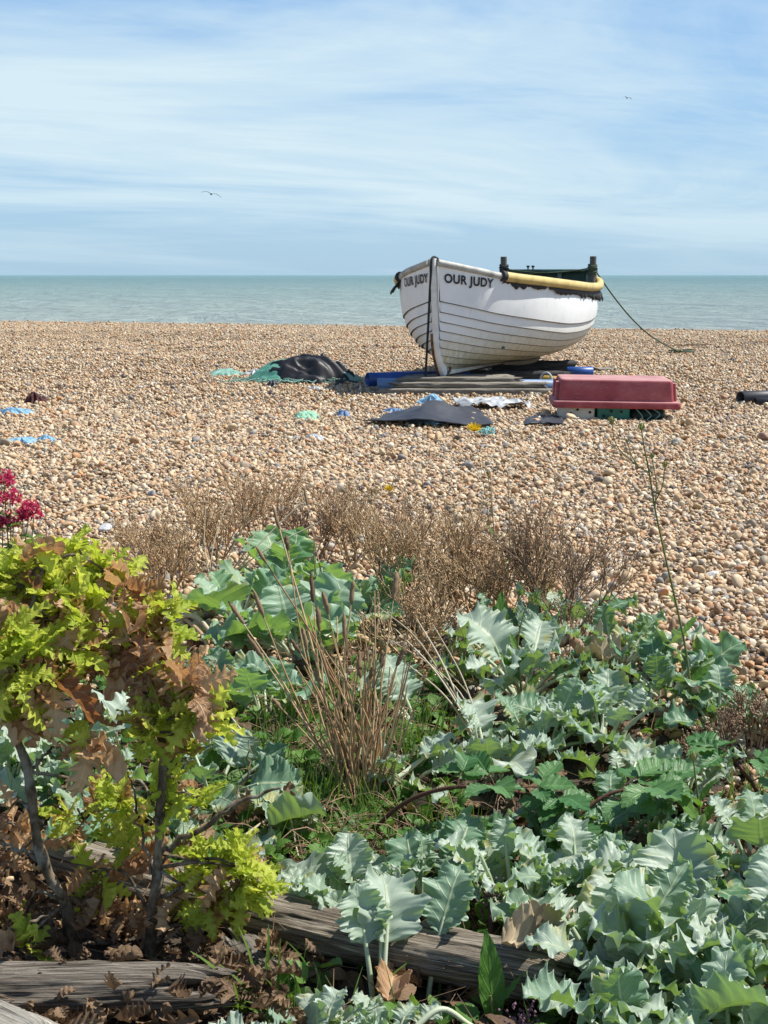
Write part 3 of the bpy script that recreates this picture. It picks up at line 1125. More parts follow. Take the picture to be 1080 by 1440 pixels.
# ropes
g = G()
p0, p1 = bw(-.16, .0, 1.345), on_ground(597, 553)
pts = [bw(-.05, .03, 1.36), bw(-.12, .01, 1.378), p0] + [p0 + (p1 - p0) * t + np.array([0, 0, -.03 * math.sin(math.pi * t)]) for t in np.linspace(.06, 1, 16)]
tube(g, smooth_path(pts, 70), .0125, 7)
tag(g.build("mooring_rope", M["rope_dark"]), "dark rope running straight down from the bow top to the shingle", "rope")
g = G()
p0 = bw(.27, .055, .235)
p1 = p1 + np.array([.10, .02, .0])
pts = [p0 + (p1 - p0) * t + np.array([.0, 0, -.05 * math.sin(math.pi * t) + .0]) for t in np.linspace(0, 1, 10)]
tube(g, pts, .014, 7)
tag(g.build("keel_rope", M["rope_brown"]), "short brown rope slanting from the foot of the bow to the ground", "rope")
g = G()
p0, p1 = bw(BL - .03, .63, 1.25), on_ground(960, 497)
pts = [p0 + (p1 - p0) * t + np.array([0, 0, -.22 * math.sin(math.pi * t) * (1 - .3 * t)]) for t in np.linspace(0, 1, 20)]
pts[-1][2] += .03
for k in range(14):
    a = k * 1.3
    pts.append(p1 + np.array([.22 * math.cos(a) * (.5 + .04 * k), .3 * math.sin(a) * (.5 + .04 * k), .045 + .012 * math.sin(3 * a)]))
tube(g, smooth_path(pts, 160), .0105, 6)
tag(g.build("stern_rope", M["rope_green"]), "long green rope from the stern post to a loose coil on the shingle", "rope")
# ------------------------------------------------------------------ timbers and pipes under the boat
def timber(px0, px1, py, z0, hgt, dep, ydep, mat, label, tilt=0.0, seed=0):
    """a weathered baulk lying across the view; ydep is its distance"""
    a, b = at_y(px0, py, ydep), at_y(px1, py, ydep)
    n, m = 40, 20
    L = b[0] - a[0]
    t = np.linspace(0, 1, n)
    ang = np.linspace(0, 2 * np.pi, m, endpoint=False) + .3927
    V, U = [], []
    for i in range(n):
        q = np.maximum(np.abs(np.cos(ang)), np.abs(np.sin(ang)))
        rx, rz = np.cos(ang) / q, np.sin(ang) / q
        nz = .22 * vnoise(ang * 2.5, np.full(m, t[i] * 5.0), seed) + .16 * vnoise(ang * 5, np.full(m, t[i] * 16), seed + 1)
        k = 1 + nz - .12 * (1 - np.minimum(1, np.minimum(t[i], 1 - t[i]) * 14))
        jag = (.14 * vnoise(ang * 2.2, ang * 0 + (0 if i < n / 2 else 7), seed + 5)) * (abs(t[i] - .5) > .46)
        x = a[0] + L * t[i] + jag
        V.append(np.stack([x, ydep + rx * dep / 2 * k + tilt * (t[i] - .5) * L, z0 + hgt / 2 + rz * hgt / 2 * k], 1))
        U.append(np.stack([ang / 6.2832, np.full(m, L * t[i] + seed * 3.1), np.zeros(m)], 1))
    V, U = np.concatenate(V), np.concatenate(U)
    i, j = np.meshgrid(np.arange(n - 1), np.arange(m), indexing="ij")
    F = np.stack([i * m + j, i * m + (j + 1) % m, (i + 1) * m + (j + 1) % m, (i + 1) * m + j], -1).reshape(-1, 4)
    g = G()
    g.add(V, F, U)
    for e in (0, n - 1):
        ring = V[e * m:(e + 1) * m]
        q = np.arange(m)
        f = np.stack([q, (q + 1) % m, np.full(m, m)], 1)
        c = ring.mean(0) + np.array([.015 if e == 0 else -.015, 0, 0])
        g.add(np.vstack([ring, c]), f, np.vstack([U[:m], [0, 0, 0]]))
    return tag(g.build("timber_baulk", mat), label, "timber", "timbers under the boat")


timber(529, 778, 550, .000, .085, .16, 14.28, M["sleeper"], "lowest grey timber at the front of the stack under the bow", 0, 1)
timber(552, 764, 540, .083, .058, .17, 14.33, M["sleeper"], "split grey timber directly below the keel at the bow", .01, 2)
timber(562, 730, 532, .140, .045, .14, 14.40, M["sleeper"], "topmost thin grey timber of the stack under the bow", -.01, 3)
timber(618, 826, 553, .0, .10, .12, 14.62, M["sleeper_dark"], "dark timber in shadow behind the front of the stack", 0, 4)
timber(572, 724, 527, .02, .15, .2, 14.95, M["sleeper"], "grey timber lying behind the stack next to the blue pipes", .02, 5)
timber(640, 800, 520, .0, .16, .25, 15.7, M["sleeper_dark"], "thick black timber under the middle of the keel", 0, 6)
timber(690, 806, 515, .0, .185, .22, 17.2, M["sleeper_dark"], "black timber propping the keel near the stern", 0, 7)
timber(835, 866, 514, .0, .075, .3, 17.6, M["sleeper"], "short brown timber end on the shingle beyond the red tub", 0, 8)


def pipe(p0, p1, r, mat, label, name="plastic_pipe", wall=.82):
    p0, p1 = np.asarray(p0, float), np.asarray(p1, float)
    g = G()
    n = 24
    d = unit(p1 - p0)
    X = unit(np.cross(d, [0, 0, 1.0]))
    Yv = np.cross(X, d)
    a = np.linspace(0, 2 * np.pi, n, endpoint=False)
    ring = np.cos(a)[:, None] * X + np.sin(a)[:, None] * Yv
    prof = [(p0 + d * .12, r * wall), (p0, r * wall), (p0 - d * .004, r * .92), (p0, r), (p1, r), (p1 + d * .004, r * .92), (p1, r * wall), (p1 - d * .12, r * wall)]
    V = np.concatenate([c + ring * q for c, q in prof])
    k = len(prof)
    i, j = np.meshgrid(np.arange(k - 1), np.arange(n), indexing="ij")
    F = np.stack([i * n + j, (i + 1) * n + j, (i + 1) * n + (j + 1) % n, i * n + (j + 1) % n], -1).reshape(-1, 4)
    g.add(V, F)
    q = np.arange(n)
    for e in (0, k - 1):
        g.add(np.vstack([V[e * n:(e + 1) * n], V[e * n:(e + 1) * n].mean(0)]), np.stack([q, (q + 1) % n, np.full(n, n)], 1), m=1)
    o = g.build(name, [mat, M["hole"]])
    return tag(o, label, "pipe", "pipes used as rollers under the boat")


def px_at(px, y):
    return (px - 540) / FPX * y * (CT / 1.0) + 0 if False else at_y(px, 540, y)[0]


pipe((px_at(517, 14.9), 14.9, .125), (px_at(640, 15.3), 15.3, .12), .072, M["blue"], "bright blue pipe poking out farthest left from under the bow")
pipe((px_at(531, 14.50), 14.50, .10), (px_at(786, 14.52), 14.52, .085), .066, M["blue_pale"], "dull blue pipe along the timbers with its open end by the red tub")
pipe((px_at(556, 15.5), 15.5, .10), (px_at(660, 15.55), 15.55, .10), .07, M["blue"], "blue pipe lying behind the timbers left of the keel")
pipe((px_at(797, 16.4), 16.4, .10), (px_at(833, 16.4), 16.4, .10), .062, M["blue"], "short blue pipe end standing out right of the hull under the stern")
pipe((px_at(766, 15.1), 15.1, .10), (px_at(812, 14.85), 14.85, .09), .055, M["yellow_pipe"], "yellow pipe between the boat and the red tub")
g = G()
a = np.linspace(0, 5.4, 24)
c = np.array([px_at(768, 14.95), 14.95, .12])
tube(g, np.stack([c[0] + .055 * np.cos(a), c[1] + .01 * a, c[2] + .07 * np.sin(a)], 1), .013, 7)
tag(g.build("rope_loop", M["rag_white"]), "white rope loop beside the yellow pipe", "rope")

# ------------------------------------------------------------------ red tub on crates
tc = on_ground(868, 592)
tub = thing("fish_tub", "faded red plastic fish tub lying upside down on crates", "tub", (tc[0], tc[1] + .25, .15))
TR = R(-3.5)


def tubw(x, y, z):
    x, y, z = np.broadcast_arrays(np.asarray(x, float), np.asarray(y, float), np.asarray(z, float))
    c, s = math.cos(TR), math.sin(TR)
    return np.stack([tc[0] + x * c - y * s, tc[1] + .25 + x * s + y * c, z + .012 - .012 * x], -1)


def rrect(hx, hy, r, n=7):
    P = []
    for cx, cy, a0 in ((hx - r, hy - r, 0), (-hx + r, hy - r, 90), (-hx + r, -hy + r, 180), (hx - r, -hy + r, 270)):
        for a in np.linspace(R(a0), R(a0 + 90), n):
            P.append((cx + r * math.cos(a), cy + r * math.sin(a)))
    return np.array(P)


def loft(g, rings, close_top=True, close_bot=False, m=0):
    n = len(rings[0])
    V = np.concatenate(rings)
    k = len(rings)
    i, j = np.meshgrid(np.arange(k - 1), np.arange(n), indexing="ij")
    g.add(V, np.stack([i * n + j, i * n + (j + 1) % n, (i + 1) * n + (j + 1) % n, (i + 1) * n + j], -1).reshape(-1, 4), m=m)
    q = np.arange(n)
    for e, on in ((k - 1, close_top), (0, close_bot)):
        if on:
            g.add(np.vstack([rings[e], rings[e].mean(0)]), np.stack([q, (q + 1) % n, np.full(n, n)], 1), m=m)


g = G()
rings = []
for hx, hy, r, z in ((.462, .30, .03, .135), (.462, .300, .03, .185), (.457, .294, .03, .27), (.453, .290, .03, .335), (.449, .286, .03, .347), (.440, .277, .03, .352), (.40, .22, .04, .349)):
    P = rrect(hx, hy, r)
    rings.append(tubw(P[:, 0], P[:, 1], z + .004 * vnoise(P[:, 0] * 5, P[:, 1] * 5, 3)))
loft(g, rings)
g.build("tub_body", M["red"], tub)
g = G()
rings = []
for hx, hy, z in ((.508, .336, .122), (.514, .342, .127), (.514, .342, .172), (.509, .337, .177), (.458, .296, .179)):
    P = rrect(hx, hy, .03)
    rings.append(tubw(P[:, 0], P[:, 1], z))
loft(g, rings, False)
rings = [tubw(rrect(a, b, .03)[:, 0], rrect(a, b, .03)[:, 1], .130) for a, b in ((.505, .322), (.46, .285))]
loft(g, rings, False)
g.build("rim", M["red"], tub)
for sx in (-1, 1):
    for cx, sy, h, sz in ((.474, .17, .16, .045), (.474, -.17, .16, .045)):
        g = G()
        P = rrect(.022, .055, .012, 4)
        rings = [tubw(sx * (cx - .004 * k) + P[:, 0] * sx, sy + P[:, 1], z) for k, z in enumerate((.176, .20, .27, .325))]
        loft(g, rings)
        g.build("handle_lug", M["red"], tub)


def crate(x0, x1, y, z1, mat, name, label, holes, parts=True):
    """slotted crate under the tub; x in the tub's own frame"""
    t = thing(name, label, "crate", tubw((x0 + x1) / 2, y, 0), "crates under the red tub")
    cx, hx, hy = (x0 + x1) / 2, (x1 - x0) / 2, .22
    g = G()
    rings = []
    for k, z in ((1.0, z1), (.985, z1 - .012), (.95, .02), (.93, -.05)):
        P = rrect(hx * k, hy * k, .02, 5)
        rings.append(tubw(cx + P[:, 0], y + P[:, 1], z))
    loft(g, rings, True, True)
    g.build("shell", mat, t)
    yy = y - hy * .985
    for hxp, hz in holes:
        g = G()
        c = tubw(x0 + hxp * (x1 - x0), yy - .0015, hz)
        a = np.linspace(0, 6.2832, 12, endpoint=False)
        d = tubw(np.array([0, 0]), np.array([0, .03]), 0)
        dr = d[1] - d[0]
        V = [c + np.array([.0105 * math.cos(q), 0, .0105 * math.sin(q)]) + np.array([0, -.006, 0]) for q in a] + [c + np.array([.0105 * math.cos(q), 0, .0105 * math.sin(q)]) + dr for q in a]
        V.append(c + np.array([0, -.006, 0]))
        q = np.arange(12)
        g.add(np.array(V), np.stack([q, (q + 1) % 12, np.full(12, 24)], 1))
        g.addi(np.stack([q, q + 12, (q + 1) % 12 + 12, (q + 1) % 12], 1))
        g.build("drain_hole", M["hole"], t)
    return t


crate(-.46, -.165, -.07, .135, M["white_plastic"], "plastic_crate", "dirty white crate with holes under the left end of the tub", [(.32, .075), (.5, .105), (.84, .085)])
crate(-.155, .115, -.095, .134, M["teal"], "plastic_crate", "green crate with holes under the middle of the red tub", [(.42, .10), (.72, .095), (.2, .06)])
g = G()
V, F = ico(4)
V = V.copy()
V *= (1 + .14 * vnoise(V[:, 0] * 3, V[:, 2] * 3 + V[:, 1], 5)[:, None])
g.add(tubw(.255 + V[:, 0] * .17, -.06 + V[:, 1] * .23, .06 + V[:, 2] * .072), F)
nb = g.build("net_bundle", M["net_dark"])
tag(nb, "dark green net bundle squeezed under the right end of the red tub", "net")
g = G()
for k in range(3):
    x0, x1 = .15 + .03 * k, .12 + .045 * k
    x0, x1 = .16 + .07 * k, .17 + .06 * k
    tube(g, smooth_path([tubw(x0, -.285, .12), tubw(x0 + .05, -.31, .06 + .01 * k), tubw(x1 + .02, -.315, .03), tubw(x1 + .12, -.30, .02)], 18), .0045, 5)
tag(g.build("loose_twine", M["net_pale"]), "pale green cords hanging from the net under the red tub", "rope")


# ------------------------------------------------------------------ sheets, rags, heaps
def heap(name, c, rx, ry, h, mat, label, cat, seed=0, fold=.35, rough=.25, skirt=.3, power=1.6, lean=(0, 0), rz=0.0, group=None, nr=34, nt=96, sharp=1.0):
    r = np.linspace(0, 1, nr)[:, None]
    th = np.linspace(0, 2 * np.pi, nt, endpoint=False)[None]
    ed = 1 + skirt * 1.6 * vnoise(np.cos(th) * 1.7 + 5, np.sin(th) * 1.7, seed) + skirt * vnoise(np.cos(th) * 5, np.sin(th) * 5 + 9, seed + 1)
    x, y = r * np.cos(th) * ed, r * np.sin(th) * ed
    ridge = 1 - 2 * np.abs(vnoise(x * 1.6 + y * 2.6, y * 1.5 - x * .5, seed + 2)) * 2
    ridge2 = 1 - 2 * np.abs(vnoise(x * 3 + y * 7, y * 2 - x * 1.5, seed + 3)) * 2
    prof = (1 - r ** power)
    z = h * (prof * (1 + rough * 2 * vnoise(x * 1.4, y * 1.4, seed + 4)) + fold * prof ** .4 * r * (ridge * .6 + ridge2 * .35) * sharp)
    z = z + h * .05 + .01 * (1 + vnoise(x * 9, y * 9, seed + 6))
    X, Y = x * rx + lean[0] * prof, y * ry + lean[1] * prof
    cz, sz = math.cos(rz), math.sin(rz)
    X, Y = X * cz - Y * sz, X * sz + Y * cz
    gx, gy = c[0] + X, c[1] + Y
    Z = zg(gx, gy) + np.maximum(z, .012)
    Z[-1] -= .03
    V = np.stack([gx, gy, Z], -1).reshape(-1, 3)
    i, j = np.meshgrid(np.arange(nr - 1), np.arange(nt), indexing="ij")
    F = np.stack([i * nt + j, (i + 1) * nt + j, (i + 1) * nt + (j + 1) % nt, i * nt + (j + 1) % nt], -1).reshape(-1, 4)
    g = G()
    g.add(V, F)
    return tag(g.build(name, mat), label, cat, group)


hc = on_ground(420, 541)
heap("net_heap", hc + np.array([-.16, .42, 0]), .44, .36, .28, M["net_green"], "heap of green fishing net half hidden under the black tarpaulin", "net", 41, .25, .3)
heap("tarpaulin", hc + np.array([.10, .30, 0]), .48, .33, .33, M["tarp"], "creased black tarpaulin thrown over the fishing net", "tarpaulin", 44, .55, .3, .35, 1.5, sharp=1.3)
heap("net_scrap", hc + np.array([.50, .33, 0]), .24, .20, .12, M["net_pale"], "pale green net scrap trailing out right of the black tarpaulin", "net", 52, .5, .4, .5)
heap("net_scrap", on_ground(318, 528), .22, .22, .07, M["net_pale"], "pale green net scrap lying farthest left of the heap", "net", 55, .6, .4, .6)
heap("net_scrap", on_ground(352, 529) + np.array([.05, .1, 0]), .12, .14, .07, M["rag_white"], "whitish net scrap at the left foot of the green heap", "net", 58, .6, .4, .6)
heap("black_scrap", on_ground(383, 545), .07, .10, .085, M["mat_grey"], "small dark grey scrap on the shingle before the tarpaulin", "scrap", 60, .5, .4, .4)
heap("rope_tangle", on_ground(470, 541), .20, .12, .05, M["net_dark"], "dark rope tangle on the shingle at the right foot of the tarpaulin", "rope", 61, .6, .5, .7)
heap("pale_scrap", on_ground(442, 550), .08, .05, .04, M["rag_white"], "small whitish scrap on the shingle in front of the tarpaulin", "scrap", 62, .6, .5, .7)
heap("green_rag", on_ground(432, 590), .105, .13, .055, M["rag_green"], "pale green rag alone on the shingle between tarpaulin and grey sheet", "rag", 63, .7, .4, .5)
heap("blue_rag", on_ground(484, 586), .055, .08, .05, M["blue_pale"], "small blue scrap on the shingle left of the grey sheet", "rag", 66, .5, .4, .4)
heap("blue_rag", on_ground(440, 620), .12, .10, .03, M["rag_white"], "bluish white rag flat on the shingle below the pale green rag", "rag", 68, .8, .5, .8)
heap("blue_rag", on_ground(18, 584), .16, .10, .04, M["rag_blue"], "pale blue rag by the left edge below the dark red weed", "rag", 71, .8, .5, .9)
heap("blue_rag", on_ground(30, 625), .14, .10, .04, M["rag_blue"], "pale blue rag nearest the crimson flowers at the left edge", "rag", 73, .8, .5, .9)
heap("blue_rag", on_ground(65, 622), .07, .06, .035, M["rag_blue"], "small pale blue rag just right of the larger one near the left edge", "rag", 76, .8, .5, .9)
heap("dry_weed", on_ground(48, 567), .085, .10, .075, M["weed_red"], "dark red lump of dried weed on the shingle at the left", "seaweed", 78, .8, .6, .6)
heap("dry_weed", on_ground(932, 465), .10, .15, .05, M["tarp"], "small dark lump on the skyline of the beach right of the boat", "seaweed", 79, .8, .6, .6)


g = G()
for k in range(46):
    a = hc + np.array([np.clip(rng.normal(-.25, .32), -.8, .5), rng.normal(.1, .16), .0])
    q = np.linspace(0, 1, 12)
    P = np.stack([a[0] + (q - .5) * rng.uniform(-.35, .35) + .05 * np.sin(q * 7 + k), a[1] + (q - .5) * rng.normal(0, .2) + .04 * np.sin(q * 9 + k), q * 0], 1)
    P[:, 2] = zg(P[:, 0], P[:, 1]) + .03 + .03 * np.abs(np.sin(q * 8 + k)) + .20 * np.exp(-((P[:, 0] - hc[0]) / .3) ** 2 - ((P[:, 1] - hc[1] - .4) / .22) ** 2)
    tube(g, P, .0045, 4)
tag(g.build("net_strands", M["net_pale"]), "loose pale green net strands trailing over the shingle round the tarpaulin heap", "net")


def sheet(name, pix, mat, label, cat, hump, seed, n=46, thick=.006, wr=.03):
    """a sheet of plastic or rubber lying on the shingle; pix are its corners in order"""
    C = [on_ground(*p) for p in pix]
    u, v = np.linspace(0, 1, n)[:, None], np.linspace(0, 1, n)[None]
    x = sum(C[k][0] * w_ for k, w_ in enumerate(((1 - u) * (1 - v), u * (1 - v), u * v, (1 - u) * v)))
    y = sum(C[k][1] * w_ for k, w_ in enumerate(((1 - u) * (1 - v), u * (1 - v), u * v, (1 - u) * v)))
    x = x + .06 * vnoise(u * 4 + v, v * 3, seed) + .02 * vnoise(u * 14, v * 14, seed + 1)
    y = y + .10 * vnoise(u * 4, v * 3 + u, seed + 2) + .03 * vnoise(u * 14, v * 14, seed + 3)
    z = zg(x, y) + .03 + wr * (1 + vnoise(u * 7, v * 4, seed + 4) * 2) * .6 + wr * .5 * vnoise(u * 18, v * 9, seed + 5)
    for hu, hv, su, sv, hh in hump:
        z = z + hh * np.exp(-((u - hu) / su) ** 2 - ((v - hv) / sv) ** 2)
    V = np.stack([x, y, z], -1).reshape(-1, 3)
    g = G()
    F = gridf(n, n)
    g.add(V, F)
    o = g.build(name, mat)
    md = o.modifiers.new("thickness", "SOLIDIFY")
    md.thickness, md.offset = thick, -1
    return tag(o, label, cat)


sheet("rubber_sheet", [(512, 600), (700, 606), (662, 578), (590, 582)], M["mat_grey"], "dark grey rubber sheet humped on the shingle before the bow", "sheet", [(.42, .55, .22, .5, .105), (.1, .5, .1, .5, .03)], 81, wr=.02)
sheet("plastic_sheet", [(650, 579), (742, 579), (735, 573), (632, 572)], M["rag_white"], "crumpled white plastic sheet behind the grey rubber sheet", "sheet", [(.5, .5, .3, .4, .03)], 85, wr=.06, thick=.003)
sheet("plastic_sheet", [(548, 594), (620, 604), (625, 596), (560, 584)], M["rag_blue"], "pale blue plastic scrap peeping out under the grey rubber sheet", "sheet", [], 88, wr=.03, thick=.003)
heap("blue_rag", on_ground(606, 571), .10, .10, .07, M["rag_blue"], "blue and white rag on the shingle at the foot of the bow rope", "rag", 90, .8, .5, .6)
heap("blue_rag", on_ground(552, 582), .12, .07, .04, M["blue_pale"], "dull blue rag left of the hump of the grey rubber sheet", "rag", 92, .8, .5, .8)
sheet("rubber_sheet", [(735, 601), (790, 601), (786, 590), (745, 592)], M["mat_grey"], "flat dark patch touching the left end of the red tub", "sheet", [], 93, wr=.012)  # thin dark patch laid on the shingle beside the tub
g = G()
c = on_ground(684, 612)
for k in range(12):
    a = np.linspace(0, rng.uniform(3, 6), 20) + rng.uniform(0, 6)
    rr = rng.uniform(.02, .06)
    tube(g, np.stack([c[0] + rng.normal(0, .025) + rr * np.cos(a), c[1] + rng.normal(0, .04) + rr * 1.4 * np.sin(a), c[2] + .035 + .02 * np.sin(a * 2 + k)], 1), .0045, 5)
tag(g.build("twine_tangle", simple("turquoise_twine", (.22, .48, .45), .8, .3, 30)), "tangle of turquoise twine on the shingle by the yellow flower", "twine")

# black pipe at the right edge
y0 = on_ground(1050, 569)[1]
pp = pipe((px_at(1044, y0), y0 + .05, .085), (px_at(1150, y0), y0 + .35, .085), .068, M["mat_grey"], "thick black pipe lying at the right edge of the beach")
pp["group"] = "black pipes at the right edge"
pp = pipe((px_at(1058, y0), y0 - .13, .062), (px_at(1140, y0), y0 - .10, .062), .050, M["tarp"], "thinner black pipe in front of the thick one at the right edge")
pp["group"] = "black pipes at the right edge"
# drift sticks
for pts, r, lab in (([(88, 735), (120, 722), (150, 716), (178, 709)], .008, "thin brown stick lying on the shingle above the oak leaves"),):
    g = G()
    P = [on_ground(*p) + np.array([0, 0, .035]) for p in pts]
    tube(g, smooth_path(P, 16), [r, r * .8, r * .5], 6, .3)
    tag(g.build("drift_stick", M["dry"]), lab, "stick")

# ------------------------------------------------------------------ birds
def gull(px, py, dist, span, label, roll, fold):
    c = at_y(px, py, dist)
    t = thing("gull", label, "bird", c, "gulls in the sky")
    g = G()
    S = span
    V = []
    prof = [(-.19, .004, .0), (-.15, .022, .004), (-.07, .045, .004), (.03, .055, 0), (.11, .042, .004), (.16, .028, .012), (.20, .024, .014), (.225, .012, .012), (.25, .003, .006)]
    a = np.linspace(0, 2 * np.pi, 10, endpoint=False)
    for x, r, dz in prof:
        V.append(np.stack([np.full(10, x) * S, np.cos(a) * r * S, np.sin(a) * r * S * .85 + dz * S], 1))
    V = np.concatenate(V)
    k = len(prof)
    i, j = np.meshgrid(np.arange(k - 1), np.arange(10), indexing="ij")
    hd = R(105)
    rm = np.array(Matrix.Rotation(hd, 3, 'Z') @ Matrix.Rotation(roll, 3, 'X'))
    F = np.stack([i * 10 + j, i * 10 + (j + 1) % 10, (i + 1) * 10 + (j + 1) % 10, (i + 1) * 10 + j], -1).reshape(-1, 4)
    g.add(V @ rm.T + c, F)
    g.add(np.array([(-.17, .02, 0), (-.17, -.02, 0), (-.30, -.06, 0), (-.31, 0, .004), (-.30, .06, 0)]) * S @ rm.T + c, [(0, 1, 3), (1, 2, 3), (0, 3, 4)])
    g.build("body", M["bird"], t)
    for sd in (-1, 1):
        g = G()
        W_ = [(0.03, .10, -.08, .015), (.16, .11, -.075, .065 + fold), (.30, .085, -.085, .06 + fold), (.42, .03, -.09, .01 + fold * .6), (.52, -.06, -.10, -.05 + fold * .2)]
        V = []
        for yy, xl, xt, zz_ in W_:
            V += [(xl, sd * yy, zz_), ((xl + xt) / 2, sd * yy, zz_ + .012), (xt, sd * yy, zz_), ((xl + xt) / 2, sd * yy, zz_ - .006)]
        V = np.array(V) * S
        F = []
        for q in range(len(W_) - 1):
            for e in range(4):
                F.append((q * 4 + e, q * 4 + (e + 1) % 4, q * 4 + 4 + (e + 1) % 4, q * 4 + 4 + e))
        g.add(V @ rm.T + c, np.array(F))
        g.build("wing", M["bird"], t)
    return t


gull(297, 273, 110, 1.5, "gull gliding with bent wings low over the sea left of the boat", R(14), 0.0)
gull(882, 138, 150, 1.0, "tiny far gull high in the sky at the upper right", R(10), .05)
# ------------------------------------------------------------------ leaves
def leaf_frame(V, origin, d, up, sc):
    """local x across, y along, z up of the blade -> world"""
    d = unit(d)
    x = unit(np.cross(d, up))
    z = np.cross(x, d)
    return np.asarray(origin) + sc * (V[:, 0:1] * x + V[:, 1:2] * d + V[:, 2:3] * z)


def bend_along(x, y, z, bend, pw=1.3):
    """roll the blade over along its length"""
    S = np.linspace(0, 1, 60)
    th = bend * S ** pw
    Yc = np.concatenate([[0], np.cumsum(np.cos((th[1:] + th[:-1]) / 2) * np.diff(S))])
    Zc = np.concatenate([[0], np.cumsum(-np.sin((th[1:] + th[:-1]) / 2) * np.diff(S))])
    yc = np.clip(y, 0, 1)
    t = bend * yc ** pw
    ex = y - yc
    return x, np.interp(yc, S, Yc) + z * np.sin(t) + ex * np.cos(t), np.interp(yc, S, Zc) + z * np.cos(t) - ex * np.sin(t)


def kale_blade(r, frill=1.0, ns=96, nt=25, wide=1.0):
    s = np.linspace(0, 1, ns)[:, None]
    t = np.sin(np.linspace(-1, 1, nt) * np.pi / 2)[None]
    at = np.abs(t)
    Wd = r.uniform(.36, .54) * wide
    w = Wd * (np.sin(np.pi * np.clip(s, 0, 1) ** r.uniform(.72, 1.0)) ** .62) + .03 * (1 - s)
    nl = r.uniform(3.0, 4.6)
    side = (t > 0) * 1.0
    ph = r.uniform(0, 1) + r.uniform(-.5, .5) * side
    lob = np.abs(np.sin(np.pi * (nl * s + ph))) ** .85
    cre = np.abs(np.sin(np.pi * (nl * 3.3 * s + ph * 2.7))) ** .7
    w = w * (1 - (.15 * (1 - lob) + .07 * frill * (1 - cre)) * at ** 2)
    e, e2 = at ** 2.0, at ** 3.2
    f1, f2, f3 = r.uniform(2.4, 3.6), r.uniform(6, 8.5), r.uniform(13, 17)
    q = r.uniform(0, 6.28, 9)
    ax = 2 * np.pi * s
    x = t * w * (1 - .10 * e2 * (.5 + .5 * np.sin(ax * f2 + q[1] + 3 * side)))
    z = .095 * e * np.sin(ax * f1 + q[0] + 2.2 * side) + .036 * frill * e2 * np.sin(ax * f2 + q[1] + 3 * side) + .027 * frill * e2 * np.sin(ax * f3 + q[2] + side)
    y = s + frill * (.009 * e2 * np.cos(ax * f2 + q[1] + 3 * side) + .004 * e2 * np.cos(ax * f3 + q[2] + side))
    z = z + r.uniform(.05, .45) * at * w + .012 * np.sin(9 * s + q[5]) + .045 * np.sin(ax * 6 - 5.5 * at + q[6]) * at * (1.1 - at) + .03 * np.sin(ax * 2.2 + 3 * t + q[7]) * at
    x, y, z = np.broadcast_arrays(x, y, z)
    x, y, z = bend_along(x, y, z, r.uniform(.1, 1.4), r.uniform(1.0, 1.8))
    tw = r.uniform(-.6, .6) * s
    x, z = x * np.cos(tw) - z * np.sin(tw), x * np.sin(tw) + z * np.cos(tw)
    V = np.stack([x, y, z], -1).reshape(-1, 3)
    U = np.stack(np.broadcast_arrays(t, s, 0.0 * s), -1).reshape(-1, 3)
    return V, gridf(ns, nt), U


KALE = [kale_blade(rng, rng.uniform(.6, 1.6)) for _ in range(28)]
CABBAGE = [kale_blade(rng, rng.uniform(.1, .45), wide=1.35) for _ in range(14)]


def kale_plant(c, label, n=14, L=.17, spread=1.0, tilt=(0, 0), mat="kale", lo=.25, group="sea kale plants", elev=(.25, 1.35), pet=(.35, .95), sector=None, tone=(0, 1)):
    c = np.asarray(c, float)
    if c[1] < 3.4 and tone == (0, 1):
        tone = (.3, 1.1)
    if c[1] < 3.4 and n > 4:
        n, L = int(round(n * 1.3)), L * .80
    root = thing("sea_kale", label, "plant", c, group)
    g, st = G(), G()
    a0 = rng.uniform(0, 6.28)
    hue = rng.normal(0, .18)
    for i in range(n):
        f = (i + .5) / n
        az = a0 + i * 2.39996 + rng.normal(0, .25)
        if sector:
            az = rng.uniform(*sector)
        el = elev[1] + (elev[0] - elev[1]) * f ** .8 + rng.normal(0, .12)
        ll = L * rng.uniform(.55, 1.28) * (.65 + .45 * f ** .5)
        d = np.array([math.cos(az) * math.cos(el) * spread + tilt[0], math.sin(az) * math.cos(el) * spread + tilt[1], math.sin(el)])
        pl = L * rng.uniform(*pet)
        base = c + np.array([math.cos(az), math.sin(az), 0]) * .03 * spread + np.array([0, 0, .01])
        dd = unit(d)
        d1 = unit(dd + np.array([0, 0, .45]))
        p1 = base + d1 * pl * .55
        p2 = p1 + dd * pl * .5
        up = unit(np.array([-dd[0] * dd[2], -dd[1] * dd[2], 1 - dd[2] ** 2]) + rng.normal(0, .22, 3))
        lib = CABBAGE if mat == "kale_green" or rng.uniform() < .05 else KALE
        V, F, U = lib[rng.integers(len(lib))]
        U = U.copy()
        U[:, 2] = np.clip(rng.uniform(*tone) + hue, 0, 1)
        g.add(leaf_frame(V, p2 - dd * .012, dd, up, ll), F, U)
        tube(st, smooth_path([base - np.array([0, 0, .03]), base, p1, p2, p2 + dd * ll * .12], 10), [.0085 * L / .17, .0075 * L / .17, .006 * L / .17, .0045 * L / .17], 6, rng.uniform(0, 1))
    g.build("foliage", M[mat], root)
    st.build("stalk", M["kale_stalk"], root)
    return root


def kp(px, py, label, **kw):
    p = on_ground(px, py)
    return kale_plant(p, label, **kw)


